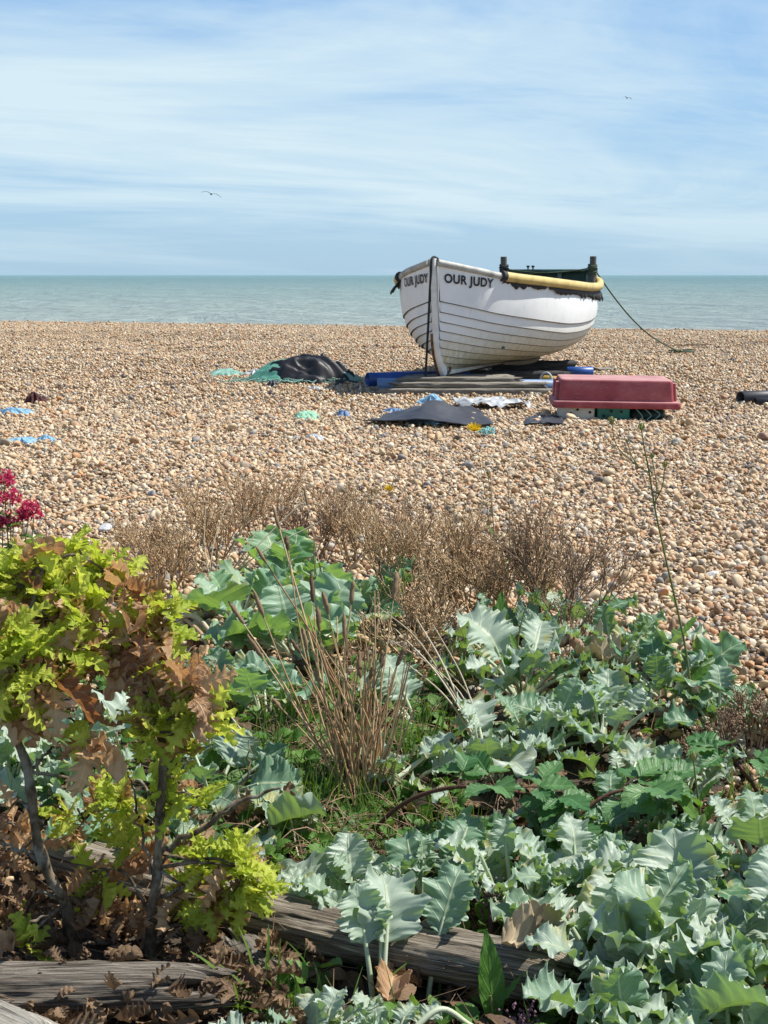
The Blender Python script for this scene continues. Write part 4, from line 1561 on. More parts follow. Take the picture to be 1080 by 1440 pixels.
# --- right foreground
kp(498, 1305, "pale frilly sea kale in front of the grass tussock, growing behind the long log", n=15, L=.13, tilt=(-.1, -.1), pet=(.3, .8), elev=(.45, 1.4))
kp(612, 1285, "broad smooth sea kale leaf group with upright yellowish leaf behind the long log", n=7, L=.135, elev=(.7, 1.35), tilt=(.1, 0), tone=(0, .4))
kp(724, 1292, "sea kale with large cupped leaves overhanging the log, left of the cream dead leaf", n=9, L=.165, elev=(.45, 1.3))
kp(815, 1285, "very frilly pale sea kale above the cream dead leaf", n=16, L=.135, elev=(.4, 1.35), tilt=(.05, 0))
kp(868, 1415, "sea kale with a long ribbed leaf right of the log end", n=12, L=.19, tilt=(-.15, -.2))
kp(965, 1385, "large sea kale with broad wavy leaves at the lower right, left of the corner plant", n=12, L=.18)
kp(1075, 1400, "sea kale in the lower right corner, cut by the right edge", n=12, L=.18)
kp(905, 1500, "sea kale at the bottom edge under the long ribbed leaf", n=11, L=.155)
kp(1035, 1530, "frilly sea kale at the bottom edge near the lower right corner", n=12, L=.155, tilt=(0, -.1))
kp(1070, 1240, "grey green sea kale with upturned leaves at the right edge above the corner plants", n=12, L=.165, tilt=(-.2, 0))
kp(440, 1510, "small sea kale at the bottom edge left of the bent pale stalk", n=9, L=.105)
kp(540, 1500, "low frilly sea kale rosette at the bottom edge, below the drooping leaf", n=9, L=.09)
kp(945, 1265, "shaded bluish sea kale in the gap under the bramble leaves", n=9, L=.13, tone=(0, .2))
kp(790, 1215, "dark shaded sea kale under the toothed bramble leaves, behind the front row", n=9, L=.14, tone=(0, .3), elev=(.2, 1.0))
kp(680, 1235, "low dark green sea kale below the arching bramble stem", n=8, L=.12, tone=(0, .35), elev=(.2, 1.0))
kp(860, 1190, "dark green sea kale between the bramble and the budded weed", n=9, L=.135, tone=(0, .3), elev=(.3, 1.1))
kp(690, 1090, "sea kale beside the pale green stalk above the bramble", n=9, L=.13, tone=(.2, .7))
# two single leaves standing up in front of the log
kp(535, 1425, "single frilly sea kale shoot on a pale stalk, standing before the log", n=3, L=.13, elev=(.9, 1.35), pet=(.8, 1.1), sector=(1.2, 2.2), group="sea kale shoots before the log")
kp(592, 1415, "single short sea kale shoot on a curved pale stalk right of the taller shoot", n=2, L=.105, elev=(.9, 1.2), pet=(1.0, 1.2), sector=(.6, 1.4), group="sea kale shoots before the log")
# --- right middle distance
kp(872, 940, "sea kale farthest up the beach at the edge of the open shingle", n=12, L=.14)
kp(935, 985, "frilly sea kale right of the grey dead leaf, near the weed stalk", n=13, L=.14)
kp(735, 985, "sea kale with drooping scalloped leaf at the foot of the dry stalks", n=12, L=.16, elev=(.4, 1.2))
kp(800, 895, "small sea kale caught among the dark dry stems", n=8, L=.13)
kp(1015, 1035, "sea kale behind the tall weed stalk at the right", n=10, L=.125)
kp(850, 1050, "bright crinkled sea kale in the middle of the right hand bank", n=13, L=.14)
kp(760, 1065, "sea kale above the pale horizontal stalk by the bramble", n=11, L=.135)
kp(955, 1130, "tall frilly sea kale beside the yellow budded weed", n=8, L=.14)
kp(880, 1135, "sea kale spreading between the bramble leaves and the budded weed", n=7, L=.14)
kp(595, 1030, "lone sea kale leaf tuft right of the brown grass stems", n=4, L=.14, sector=(2.2, 3.6), elev=(.5, 1.0))
kp(565, 1110, "half shaded crumpled sea kale right of the tussock base", n=7, L=.14, elev=(.2, .9), tone=(.5, 1))
kp(690, 920, "sea kale half hidden under the pale dry stems", n=6, L=.13)
# --- centre
kp(335, 880, "leafy sea kale at the left end of the central clump", n=13, L=.15, mat="kale_green")
kp(420, 930, "biggest sea kale of the central clump, behind the seed spikes", n=18, L=.165, pet=(.4, 1.0), mat="kale_green")
kp(505, 880, "bright green sea kale at the right end of the central clump", n=15, L=.15, mat="kale_green")
kp(400, 835, "sea kale at the back of the central clump touching the dry stalks", n=11, L=.15, mat="kale_green")
kp(298, 1000, "blue green sea kale just right of the withered oak leaves", n=11, L=.125, tone=(0, .35))
kp(375, 1015, "pale green sea kale sprouting left of the brown grass stems", n=8, L=.11, mat="kale_green", elev=(.6, 1.3))
# --- behind the oak saplings
kp(95, 1120, "pale sea kale seen between the two oak trunks", n=12, L=.155, pet=(.6, 1.2))
kp(15, 1110, "sea kale at the left edge behind the leaning oak trunk", n=10, L=.145)
kp(300, 1135, "veined sea kale right of the upright oak trunk", n=9, L=.15, elev=(.2, .9), pet=(.6, 1.1))
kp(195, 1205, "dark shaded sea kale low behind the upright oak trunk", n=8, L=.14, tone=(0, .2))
kp(330, 1190, "low sea kale at the dead twig right of the oak", n=6, L=.13, elev=(.15, .7))


# ------------------------------------------------------------------ oak saplings
def oak_blade(r, brown=False, ns=26, nt=9):
    s = np.linspace(0, 1, ns)[:, None]
    t = np.linspace(-1, 1, nt)[None]
    at = np.abs(t)
    nl = r.uniform(4.2, 5.2)
    ph = r.uniform(-.12, .12)
    side = (t > 0) * r.uniform(.1, .4)
    env = .30 * (.18 + .82 * np.sin(np.pi * s ** .85) ** .8) * (s < .999) + .004
    lob = .64 + .36 * np.cos(2 * np.pi * (nl * s + ph + side))
    w = env * (1 + (lob - 1) * at ** .8)
    x, y = t * w, s + .13 * at * (lob * .8 + .2) * (1 - .6 * s)
    k = r.uniform(1.2, 2.2) if brown else 1.0
    q = r.uniform(0, 6.28, 4)
    z = .05 * k * at * np.sin(2 * np.pi * nl * s + q[0]) + .10 * k * at * r.uniform(-.2, 1) + .03 * k * np.sin(5 * s + q[1]) + (.16 * k * at ** 2 * r.uniform(-1, 1) if brown else 0)
    x, y, z = np.broadcast_arrays(x, y, z)
    x, y, z = bend_along(x, y, z, r.uniform(-1.2, 1.8) if brown else r.uniform(0, .9), 1.2)
    tw = r.uniform(-1, 1) * (1.0 if brown else .3) * s
    x, z = x * np.cos(tw) - z * np.sin(tw), x * np.sin(tw) + z * np.cos(tw)
    return np.stack([x, y, z], -1).reshape(-1, 3), gridf(ns, nt), np.stack(np.broadcast_arrays(t, s, 0.0 * s), -1).reshape(-1, 3)


OAKG = [oak_blade(rng) for _ in range(14)]
OAKB = [oak_blade(rng, True) for _ in range(14)]


def oak(label, trunk, rad, base_y, clusters, branches):
    """trunk: pixels with distances; clusters: (px, py, distance, radius px, shoots, share brown, leaf length m, from which point of the trunk)"""
    T = [at_y(px, py, y) for px, py, y in trunk]
    root = thing("oak_sapling", label, "tree", T[0], "young oaks in the foreground")
    g = G()
    path = smooth_path([T[0] - np.array([0, 0, .08])] + T, 60)
    path += np.stack([vnoise(np.arange(60) * .35, np.zeros(60), 5), vnoise(np.arange(60) * .35, np.zeros(60), 6), np.zeros(60)], 1) * .006
    rr = np.interp(np.linspace(0, 1, 60), np.linspace(0, 1, len(rad)), rad) * (1 + .35 * vnoise(np.arange(60) * .6, np.zeros(60), 7))
    tube(g, path, rr, 12, .5)
    g.build("trunk", M["bark"], root)
    br, gl, bl = G(), G(), G()
    for pts, r in branches:
        P = smooth_path([at_y(*p) for p in pts], 16)
        P[1:-1] += rng.normal(0, .004, (14, 3))
        bg_ = G()
        tube(bg_, P, [r, r * .75, r * .4], 7, rng.uniform(0, .6))
        bg_.build("branch", M["bark"], root)
    for px, py, dist, rpx, shoots, brown, L, k in clusters:
        c = at_y(px, py, dist)
        rad_m = rpx / FPX * dist * 1.12
        s0 = T[k]
        P = smooth_path([s0, s0 * .5 + c * .5 + rng.normal(0, .02, 3) + np.array([0, 0, .02]), c], 14)
        tube(br, P, [.0042, .0028, .0018], 6, rng.uniform(0, .5))
        for _ in range(shoots):
            o = rng.normal(0, 1, 3)
            o = unit(o) * rng.uniform(.15, 1) ** .6
            tip = c + o * rad_m * np.array([1, .9, 1])
            d = unit(tip - c + np.array([0, 0, .4]) * rad_m + rng.normal(0, .25, 3) * rad_m)
            tube(br, smooth_path([c * .6 + s0 * .0 + tip * .4 - .0 * d, tip * .6 + c * .4 + rng.normal(0, .008, 3), tip], 6), [.0026, .0018, .0012], 5, rng.uniform(0, .7))
            isb = rng.uniform() < brown
            n = rng.integers(5, 9) if not isb else rng.integers(3, 7)
            for j in range(n):
                az = j * 2.4 + rng.uniform(0, 1)
                a = unit(np.cross(d, [0.3, .2, 1.0]))
                b = np.cross(d, a)
                op = rng.uniform(.5, 1.25) if not isb else rng.uniform(.6, 2.2)
                ld = unit(d * math.cos(op) + (a * math.cos(az) + b * math.sin(az)) * math.sin(op) + (np.array([0, 0, -.5]) if isb else 0))
                up = unit(d + np.array([0, 0, .5]) + rng.normal(0, .3 if not isb else .8, 3))
                if abs(np.dot(up, ld)) > .97:
                    up = up + np.array([.3, .3, 0])
                bb = isb if rng.uniform() > .06 else not isb
                V, F, U = (OAKB if bb else OAKG)[rng.integers(14)]
                U = U.copy()
                U[:, 2] = rng.uniform(0, 1)
                p0 = tip - d * rng.uniform(0, .03)
                (bl if bb else gl).add(leaf_frame(V, p0, ld, up, L * rng.uniform(.55, 1.12)), F, U)
    br.build("twigs", M["bark"], root)
    if gl.n:
        gl.build("green_foliage", M["oak_green"], root)
    if bl.n:
        bl.build("withered_foliage", M["oak_brown"], root)


b1, b2 = on_ground(100, 1335), on_ground(212, 1348)
y1, y2 = b1[1], b2[1]
oak("leaning young oak at the left edge with lime green top and withered brown leaves",
    [(100, 1335, y1), (92, 1270, y1), (62, 1215, y1 - .01), (48, 1150, y1 - .02), (40, 1085, y1 - .03), (22, 1025, y1 - .03), (25, 960, y1 - .02), (40, 880, y1), (60, 800, y1 + .03)],
    [.0125, .0112, .0102, .009, .007, .004], y1,
    [(40, 828, y1 + .05, 60, 10, .03, .085, 8), (120, 812, y1 + .10, 52, 9, .03, .08, 8), (10, 800, y1 + .1, 42, 5, .0, .085, 8), (165, 815, y1 + .12, 32, 4, .15, .075, 8),
     (150, 795, y1 + .12, 24, 3, .0, .07, 8), (90, 845, y1, 50, 8, .35, .085, 7), (35, 925, y1 - .12, 48, 10, .05, .085, 7), (10, 890, y1 - .08, 40, 8, .05, .085, 7), (25, 965, y1 - .1, 40, 4, .2, .085, 6),
     (110, 900, y1 - .02, 55, 4, .6, .085, 7), (70, 970, y1 - .06, 58, 4, .7, .09, 6), (10, 985, y1 - .05, 40, 3, .6, .09, 6), (115, 1025, y1 - .08, 38, 3, 1, .095, 5),
     (5, 1150, y1 + .08, 38, 3, 1, .08, 3), (5, 1225, y1 + .06, 40, 3, .9, .08, 3), (120, 1130, y1 + .14, 45, 4, .35, .075, 4), (35, 1290, y1 + .06, 42, 3, .95, .08, 1), (40, 1330, y1 - .12, 28, 2, .0, .08, 1), (150, 1260, y1 + .05, 40, 4, .9, .075, 1)],
    [([(92, 1275, y1), (60, 1290, y1 - .03), (0, 1315, y1 - .05)], .006), ([(45, 1085, y1 - .03), (65, 1060, y1 - .01), (85, 1042, y1)], .004), ([(56, 1205, y1), (25, 1195, y1 - .02), (0, 1185, y1 - .03)], .005),
     ([(95, 1335, y1), (140, 1325, y1 + .01), (185, 1335, y1 + .02)], .005)])
oak("upright young oak right of the leaning one with a lime green spray before the log",
    [(212, 1348, y2), (214, 1290, y2), (222, 1220, y2), (225, 1150, y2), (229, 1090, y2), (228, 1040, y2), (215, 985, y2 + .01), (195, 920, y2 + .03)],
    [.0125, .0105, .0096, .0085, .007, .0045], y2,
    [(170, 895, y2 + .02, 62, 4, .8, .08, 7), (205, 940, y2 - .02, 58, 4, .9, .085, 6), (150, 950, y2, 52, 3, .9, .085, 6), (250, 945, y2 - .02, 36, 3, 1, .085, 6), (215, 885, y2 + .03, 32, 4, .1, .075, 7), (235, 870, y2 + .03, 20, 2, 0, .075, 7), (200, 840, y2 + .05, 32, 2, .9, .085, 7), (115, 870, y2 + .08, 42, 3, .5, .08, 7),
     (270, 960, y2 - .05, 22, 2, 1, .10, 6), (255, 1010, y2 - .05, 40, 4, .02, .08, 5), (272, 1060, y2 + .03, 40, 5, .02, .08, 4), (268, 1120, y2 + .03, 36, 4, .05, .08, 4), (210, 1030, y2 - .06, 26, 3, .1, .075, 5), (275, 990, y2 - .06, 22, 2, 0, .075, 5),
     (295, 1222, y2 - .02, 36, 4, .08, .075, 2), (345, 1222, y2 - .04, 40, 8, .03, .075, 2), (365, 1235, y2 - .05, 25, 3, .0, .07, 2), (300, 1260, y2 - .02, 30, 4, .2, .07, 2), (180, 1185, y2 + .08, 40, 6, .4, .08, 3), (262, 1250, y2 + .02, 34, 4, .3, .075, 1), (130, 1225, y2 + .06, 34, 3, .4, .075, 1), (165, 1130, y2 + .08, 28, 3, .1, .07, 3), (190, 1290, y2 + .04, 28, 3, .9, .07, 1)],
    [([(226, 1190, y2), (290, 1165, y2 - .02), (335, 1130, y2 - .03), (395, 1108, y2 - .04)], .0065), ([(300, 1160, y2 - .02), (345, 1090, y2 + .02), (350, 1040, y2 + .05)], .003), ([(222, 1265, y2), (255, 1250, y2 - .01), (290, 1248, y2 - .02)], .004), ([(218, 1318, y2), (290, 1280, y2 - .03), (315, 1250, y2 - .04)], .004), ([(216, 1325, y2), (285, 1308, y2)], .0035), ([(212, 1230, y2), (195, 1140, y2 + .03), (180, 1085, y2 + .05)], .0035)])


# ------------------------------------------------------------------ old groyne timbers in the foreground
def log(p0, p1, r0, r1, seed, mat, name, label, flat=.8, jag=.07, nseg=170, nang=110):
    p0, p1 = np.asarray(p0, float), np.asarray(p1, float)
    L = np.linalg.norm(p1 - p0)
    d = (p1 - p0) / L
    X = unit(np.cross(d, [0, 0, 1.0]))
    Yv = np.cross(X, d)
    ang = np.linspace(0, 2 * np.pi, nang, endpoint=False)
    ca, sa = np.cos(ang), np.sin(ang)
    e0 = jag * (vnoise(ca * 2 + 3, sa * 2, seed + 11) + .8 * vnoise(ca * 6, sa * 6 + 4, seed + 12))
    e1 = jag * (vnoise(ca * 2 + 9, sa * 2, seed + 13) + .8 * vnoise(ca * 6, sa * 6 + 8, seed + 14))
    V, U = [], []
    for t in np.linspace(0, 1, nseg):
        y = -e0 * (1 - t) ** 3 + (L + e1 * t ** 3 - 0) * 1.0 * t + 0 * t
        al = t * L
        k = 1 + .30 * vnoise(ca * 1.3 + al * 2.2, sa * 1.3 + al * 1.5, seed) + .16 * vnoise(ca * 2.5 + al * 9, sa * 2.5 - al * 7, seed + 3)
        gr = 0
        for q, (fr, am) in enumerate(((3.0, .09), (8.0, .08), (18.0, .06))):
            gr = gr - am * np.abs(vnoise(ang / 6.2832 * fr * 4 % (fr * 4), np.full(nang, al * (5.0 + q * 4)) + q * 7, seed + 20 + q)) * 2
        rr = (r0 + (r1 - r0) * t) * (k + gr + .12)
        end = min(t, 1 - t) * L
        rr = rr * (1 - .35 * math.exp(-end / .025))
        wob = np.array([0, 0, .02 * math.sin(al * 3 + seed)])
        V.append(p0 + d * y[:, None] + wob + X * (ca * rr)[:, None] + Yv * (sa * rr * flat)[:, None])
        U.append(np.stack([ang / 6.2832, np.full(nang, al + seed * .7), np.zeros(nang)], 1))
    ends = [V[0].mean(0) + d * .02, V[-1].mean(0) - d * .02]
    V, U = np.concatenate(V), np.concatenate(U)
    i, j = np.meshgrid(np.arange(nseg - 1), np.arange(nang), indexing="ij")
    g = G()
    g.add(V, np.stack([i * nang + j, i * nang + (j + 1) % nang, (i + 1) * nang + (j + 1) % nang, (i + 1) * nang + j], -1).reshape(-1, 4), U)
    q = np.arange(nang)
    for e, c in ((0, ends[0]), (nseg - 1, ends[1])):
        g.add(np.vstack([V[e * nang:(e + 1) * nang], c]), np.stack([q, (q + 1) % nang, np.full(nang, nang)], 1), np.vstack([U[e * nang:(e + 1) * nang], U[e * nang]]))
    return tag(g.build(name, mat), label, "log", "weathered logs in the foreground")


def lp(px, py, up):
    p = on_ground(px, py)
    return p + np.array([0, 0, up])


log(lp(70, 1225, .045), lp(810, 1428, .06), .052, .058, 3, M["log"], "driftwood_log", "long weathered log slanting down from behind the oaks to the sea kale")
log(lp(-70, 1428, .07), lp(285, 1436, .062), .054, .046, 5, M["log_shaded"], "driftwood_log", "cracked log darkened in colour for oak shade, with a splintered end in front of the oak trunks", jag=.11)
log(lp(-120, 1478, .06), lp(75, 1532, .05), .06, .055, 8, M["log_pale"], "driftwood_log", "pale bleached log end in the bottom left corner")
log(lp(330, 1330, .01), lp(410, 1400, .0), .04, .03, 9, M["sleeper"], "driftwood_log", "rotten brown wood chunk in the dark under the long log", jag=.1)


# ------------------------------------------------------------------ dry seed stalks
def dry_bush(px, py, hpx, label, wide=1.0, dark=False, stems=13, lean=(0, 0)):
    c = on_ground(px, py)
    h = hpx / FPX * math.hypot(c[1], H)
    root = thing("dry_seed_bush", label, "dry plant", c, "dry brown sea kale seed stalks")
    A, B, r0, r1, tips = [], [], [], [], []

    def grow(p, d, ln, lev, r):
        q = p
        for k in range(3):
            d = unit(d + rng.normal(0, .10, 3) + np.array([0, 0, .05]))
            n = q + d * ln / 3
            A.append(q), B.append(n), r0.append(r * (1 - .2 * k / 3)), r1.append(r * (1 - .2 * (k + 1) / 3))
            q = n
            if lev > 0 and k >= (1 if lev == 3 else 0):
                for _ in range(2 if (k == 2 or lev == 3) else 1):
                    sd = unit(np.cross(d, rng.normal(0, 1, 3)))
                    grow(q, unit(d + sd * rng.uniform(.35, .75) + np.array([0, 0, .15])), ln * rng.uniform(.45, .75), lev - 1, r * .62)
        if lev == 0:
            tips.append(q)
        elif lev == 3:
            grow(q, d, ln * .6, 2, r * .6)

    for i in range(max(5, int(stems * .75))):
        az = i * 2.4 + rng.uniform(0, .6)
        sp = rng.uniform(.1, .85) * wide
        d = unit(np.array([math.cos(az) * sp + lean[0], math.sin(az) * sp + lean[1], 1.0]))
        grow(c + np.array([math.cos(az), math.sin(az), 0]) * .02, d, h * rng.uniform(.34, .62), 3, .0042)
    g = G()
    A, B = np.array(A), np.array(B)
    segs(g, A, B, np.maximum(np.array(r0), .0011), np.maximum(np.array(r1), .0009), rng.uniform(0, 1, len(A)))
    T = np.array(tips)
    T = T[::1]
    blobs(g, T, rng.uniform(.0018, .0036, len(T)), rng.uniform(0, 1, len(T)))
    g.build("branches", M["dry_dark" if dark else "dry"], root)


for px, py, hp, lab, wd, dk, ns in (
        (235, 845, 105, "dense low dry seed bush between the oak leaves and the central sea kale", 1.0, False, 13),
        (205, 800, 60, "smallest dry seed bush at the left end of the dry row", 1.1, False, 8),
        (300, 800, 115, "dry seed bush rising behind the left end of the central sea kale", .9, False, 11),
        (365, 770, 105, "thin pale dry seed bush standing out against the shingle, farthest back", .9, False, 10),
        (440, 790, 105, "dark dry seed bush behind the middle of the central sea kale", .95, True, 10),
        (500, 800, 100, "dry seed bush behind the right end of the central sea kale", .95, False, 11),
        (555, 865, 135, "brown dry seed bush just right of the central sea kale", .9, False, 13),
        (615, 880, 140, "tall brown dry seed bush in the middle of the right dry group", .9, False, 14),
        (670, 885, 140, "dry seed bush with fine twigs left of the dark stems", .9, False, 14),
        (725, 890, 135, "dry seed bush touching the dark stemmed one on its left", .9, False, 13),
        (585, 940, 120, "shaded dry seed bush lowest in the right dry group", .8, False, 10),
        (770, 895, 175, "dark stemmed dry seed bush rising highest at the right", .6, True, 7),
        (805, 905, 140, "dark spreading dry seed bush at the right end of the row", .95, True, 7),
        (1062, 1060, 95, "brown dry seed bush at the right edge above the bramble leaves", .9, True, 9),
        (1010, 1075, 70, "low dry seed bush left of the one at the right edge", .9, True, 6),
        (330, 1010, 60, "low dry seed bush under the central sea kale left of the grass stems", 1.0, False, 7)):
    dry_bush(px, py, hp, lab, wd, dk, ns)


# ------------------------------------------------------------------ grasses and stems
def blade_strip(g, pts, w, uv, m=0):
    """a grass blade with a folded middle"""
    P = np.asarray(pts, float)
    k = len(P)
    T = np.gradient(P, axis=0)
    sd = np.cross(T, rng.normal(0, .25, 3) + np.array([0, -.3, 1.0]))
    sd /= np.linalg.norm(sd, axis=1)[:, None] + 1e-9
    nr = np.cross(sd, T)
    nr /= np.linalg.norm(nr, axis=1)[:, None] + 1e-9
    ww = w * np.clip(np.linspace(1.0, 0.02, k) ** .6, .03, 1)[:, None]
    V = np.stack([P - sd * ww, P - nr * ww * .35, P + sd * ww], 1).reshape(-1, 3)
    s = np.linspace(0, 1, k)
    U = np.stack([np.tile([-1, 0, 1], k), np.repeat(s, 3), np.full(3 * k, uv)], 1)
    g.add(V, gridf(k, 3), U, m)


def stem_clump(px, py, label, targets, heads=.6, mat="straw", group=None, name="seed_spike_clump", cat="dry plant", jit=14, y_off=.0):
    """stems from one base to the given pixels; a target is (px, py, forward shift m)"""
    c = on_ground(px, py)
    root = thing(name, label, cat, c, group)
    g = G()
    heads_ = []
    for tx, ty, dy, bent in targets:
        q = at_y(tx + rng.normal(0, jit), ty + rng.normal(0, jit), c[1] + dy)
        b = c + np.array([rng.normal(0, .025), rng.normal(0, .03), 0])
        mid = (b + q) / 2 + np.array([rng.normal(0, .02), rng.normal(0, .02), bent])
        P = smooth_path([b, mid, q], 16)
        r = rng.uniform(.0018, .003)
        tube(g, P, [r * 1.2, r, r * .6], 5, rng.uniform(0, 1), cap=False)
        if rng.uniform() < heads:
            d = unit(P[-1] - P[-3])
            ln = rng.uniform(.03, .075)
            hp = [P[-1] - d * .01 + d * ln * t + rng.normal(0, .0007, 3) for t in np.linspace(0, 1, 9)]
            rr = np.array([.002, .0042, .0052, .0055, .0055, .0052, .0048, .0038, .0015]) * rng.uniform(.8, 1.25)
            hd = G()
            heads_.append(hd)
            tube(hd, hp, rr * (1 + .15 * rng.normal(0, 1, 9)), 7, rng.uniform(0, 1))
    g.build("stems", M[mat], root)
    for hd in heads_:
        hd.build("seed_head", M["seedhead"], root)


stem_clump(500, 1130, "tall brown seed spikes rising from the tussock in the middle of the bank",
           [(370, 800, .2, .03), (400, 770, .2, .03), (398, 735, .25, .02), (440, 830, .15, .02), (455, 870, .1, .02), (475, 840, .15, .02), (500, 850, .1, .01), (515, 830, .1, .02), (540, 870, .1, .01), (560, 905, .05, .01), (350, 870, .1, .04), (375, 910, .1, .04), (430, 900, .05, .02), (470, 900, .05, .02), (525, 900, .05, .0), (545, 850, .15, .0), (415, 860, .15, .02), (490, 900, .1, .01), (480, 960, 0, 0), (510, 960, 0, 0), (455, 960, 0, 0.02), (530, 980, 0, 0), (395, 980, 0, .04), (340, 850, .2, .05)], .8)
stem_clump(515, 1135, "thicket of bare brown stems at the foot of the seed spikes",
           [(rng.uniform(410, 590), rng.uniform(880, 1040), rng.uniform(-.05, .15), rng.uniform(-.01, .02)) for _ in range(60)], .06, "straw", name="dry_stem_thicket")
stem_clump(690, 1085, "long pale bent stems sweeping left and up to the dry bushes",
           [(565, 880, .25, .06), (550, 905, .2, .06), (585, 870, .3, .06), (540, 850, .3, .09), (600, 930, .2, .05), (575, 935, .2, .04), (610, 890, .3, .03), (630, 940, .2, .02)], .12, "straw_pale", name="pale_stem_clump", jit=6)
stem_clump(300, 840, "pale broken stalks sticking up from the dry row at the left",
           [(290, 715, .1, .0), (325, 700, .1, .03), (345, 720, .15, .01), (310, 760, .0, .0), (370, 740, .1, .02), (430, 700, .2, .0), (447, 735, .1, .02)], .0, "straw_pale", name="pale_stem_clump", jit=4)
stem_clump(455, 850, "dark broken stalks sticking up behind the central sea kale",
           [(432, 712, .1, .0), (460, 705, .1, .02), (530, 745, .1, .0), (500, 770, 0, .01), (480, 740, 0, .01), (555, 730, .1, 0)], .3, "dry_dark", name="dark_stem_clump", jit=4)
stem_clump(700, 900, "forked thin pale stalk in front of the right dry bushes",
           [(640, 800, .0, .02), (735, 780, .0, .02), (752, 800, 0, .0), (690, 660, .1, .0), (718, 665, .1, .0)], .0, "straw", name="pale_stem_clump", jit=3)
stem_clump(60, 860, "two thin dark dry stems beside the crimson flowers, one hooked at its top",
           [(56, 700, .2, .0), (62, 712, .2, .0)], .0, "dry_dark", name="dark_stem_clump", jit=1)


def grass_tuft(px, py, label, n, hm, spread=.5, w=.0028, mat="grass", lean=(0, 0), group="grass tufts in the bank"):
    c = on_ground(px, py)
    g = G()
    for _ in range(n):
        az, sp = rng.uniform(0, 6.28), rng.uniform(.05, 1) * spread
        b = c + np.array([rng.normal(0, .03), rng.normal(0, .03), -.005])
        d = np.array([math.cos(az) * sp + lean[0], math.sin(az) * sp + lean[1], 1.0])
        h = hm * rng.uniform(.5, 1.1)
        P = []
        for t in np.linspace(0, 1, 9):
            P.append(b + unit(d) * h * t + np.array([math.cos(az), math.sin(az), -.9]) * h * .38 * sp * t * t)
        blade_strip(g, P, w * rng.uniform(.6, 1.2), rng.uniform(0, 1))
    tag(g.build("grass_tuft", M[mat]), label, "grass", group)


grass_tuft(445, 1150, "green grass tuft at the left foot of the brown stems", 70, .17)
grass_tuft(520, 1165, "green grass tuft at the right foot of the brown stems", 60, .15)
grass_tuft(385, 1110, "sparse green grass tuft left of the brown stems", 35, .20, .4)
grass_tuft(640, 1190, "thin green grass in the shade behind the upright yellowish leaf", 40, .13)
grass_tuft(335, 1410, "broad arching grass blades hanging over the dark hollow under the log", 18, .17, .8, .006, lean=(.4, -.2))
grass_tuft(395, 1440, "dark green grass in the hollow left of the bottom sea kale", 22, .15, .7, .0045)
grass_tuft(590, 1075, "green grass among the pale bent stems", 45, .19, .4)
grass_tuft(660, 960, "green grass under the right dry bushes", 40, .17, .4)
grass_tuft(720, 905, "small green grass tuft beside the dark dock leaf in the dry bushes", 25, .14, .3, .003)
grass_tuft(410, 1040, "grass and thin green stalks under the central sea kale", 40, .20, .35)
grass_tuft(1065, 1130, "grass at the right edge under the bramble leaves", 30, .14, .5)


# ------------------------------------------------------------------ simple leafy plants
def oval_blade(r, w=.3, teeth=0, ns=18, nt=9, bend=.5, wave=.02):
    s = np.linspace(0, 1, ns)[:, None]
    t = np.linspace(-1, 1, nt)[None]
    ww = w * np.sin(np.pi * s ** .8) ** .85 + .004
    if teeth:
        ww = ww * (1 + .10 * np.abs(t) ** 2 * (2 * np.abs((s * teeth) % 1 - .5) - .5) * 2)
    x, y = t * ww, s + 0 * t
    q = r.uniform(0, 6, 3)
    z = r.uniform(.1, .5) * np.abs(t) * ww + wave * np.sin(2 * np.pi * (5 * s - 1.0 * np.abs(t)) + q[0]) * np.abs(t) + wave * .7 * np.sin(7 * s + q[1])
    x, y, z = np.broadcast_arrays(x, y, z)
    x, y, z = bend_along(x, y, z, bend * r.uniform(.5, 1.4), 1.3)
    return np.stack([x, y, z], -1).reshape(-1, 3), gridf(ns, nt), np.stack(np.broadcast_arrays(t, s, 0.0 * s), -1).reshape(-1, 3)


BRAM = [oval_blade(rng, rng.uniform(.30, .38), 11, 34, 11, .5, .03) for _ in range(6)]
HERB = [oval_blade(rng, rng.uniform(.22, .42), 0, 12, 5, .7, .03) for _ in range(8)]
DOCK = [oval_blade(rng, .14, 0, 24, 9, .25, .02) for _ in range(4)]


def put_leaf(g, lib, p, d, up, L, tone):
    V, F, U = lib[rng.integers(len(lib))]
    U = U.copy()
    U[:, 2] = tone
    g.add(leaf_frame(V, p, d, up, L), F, U)


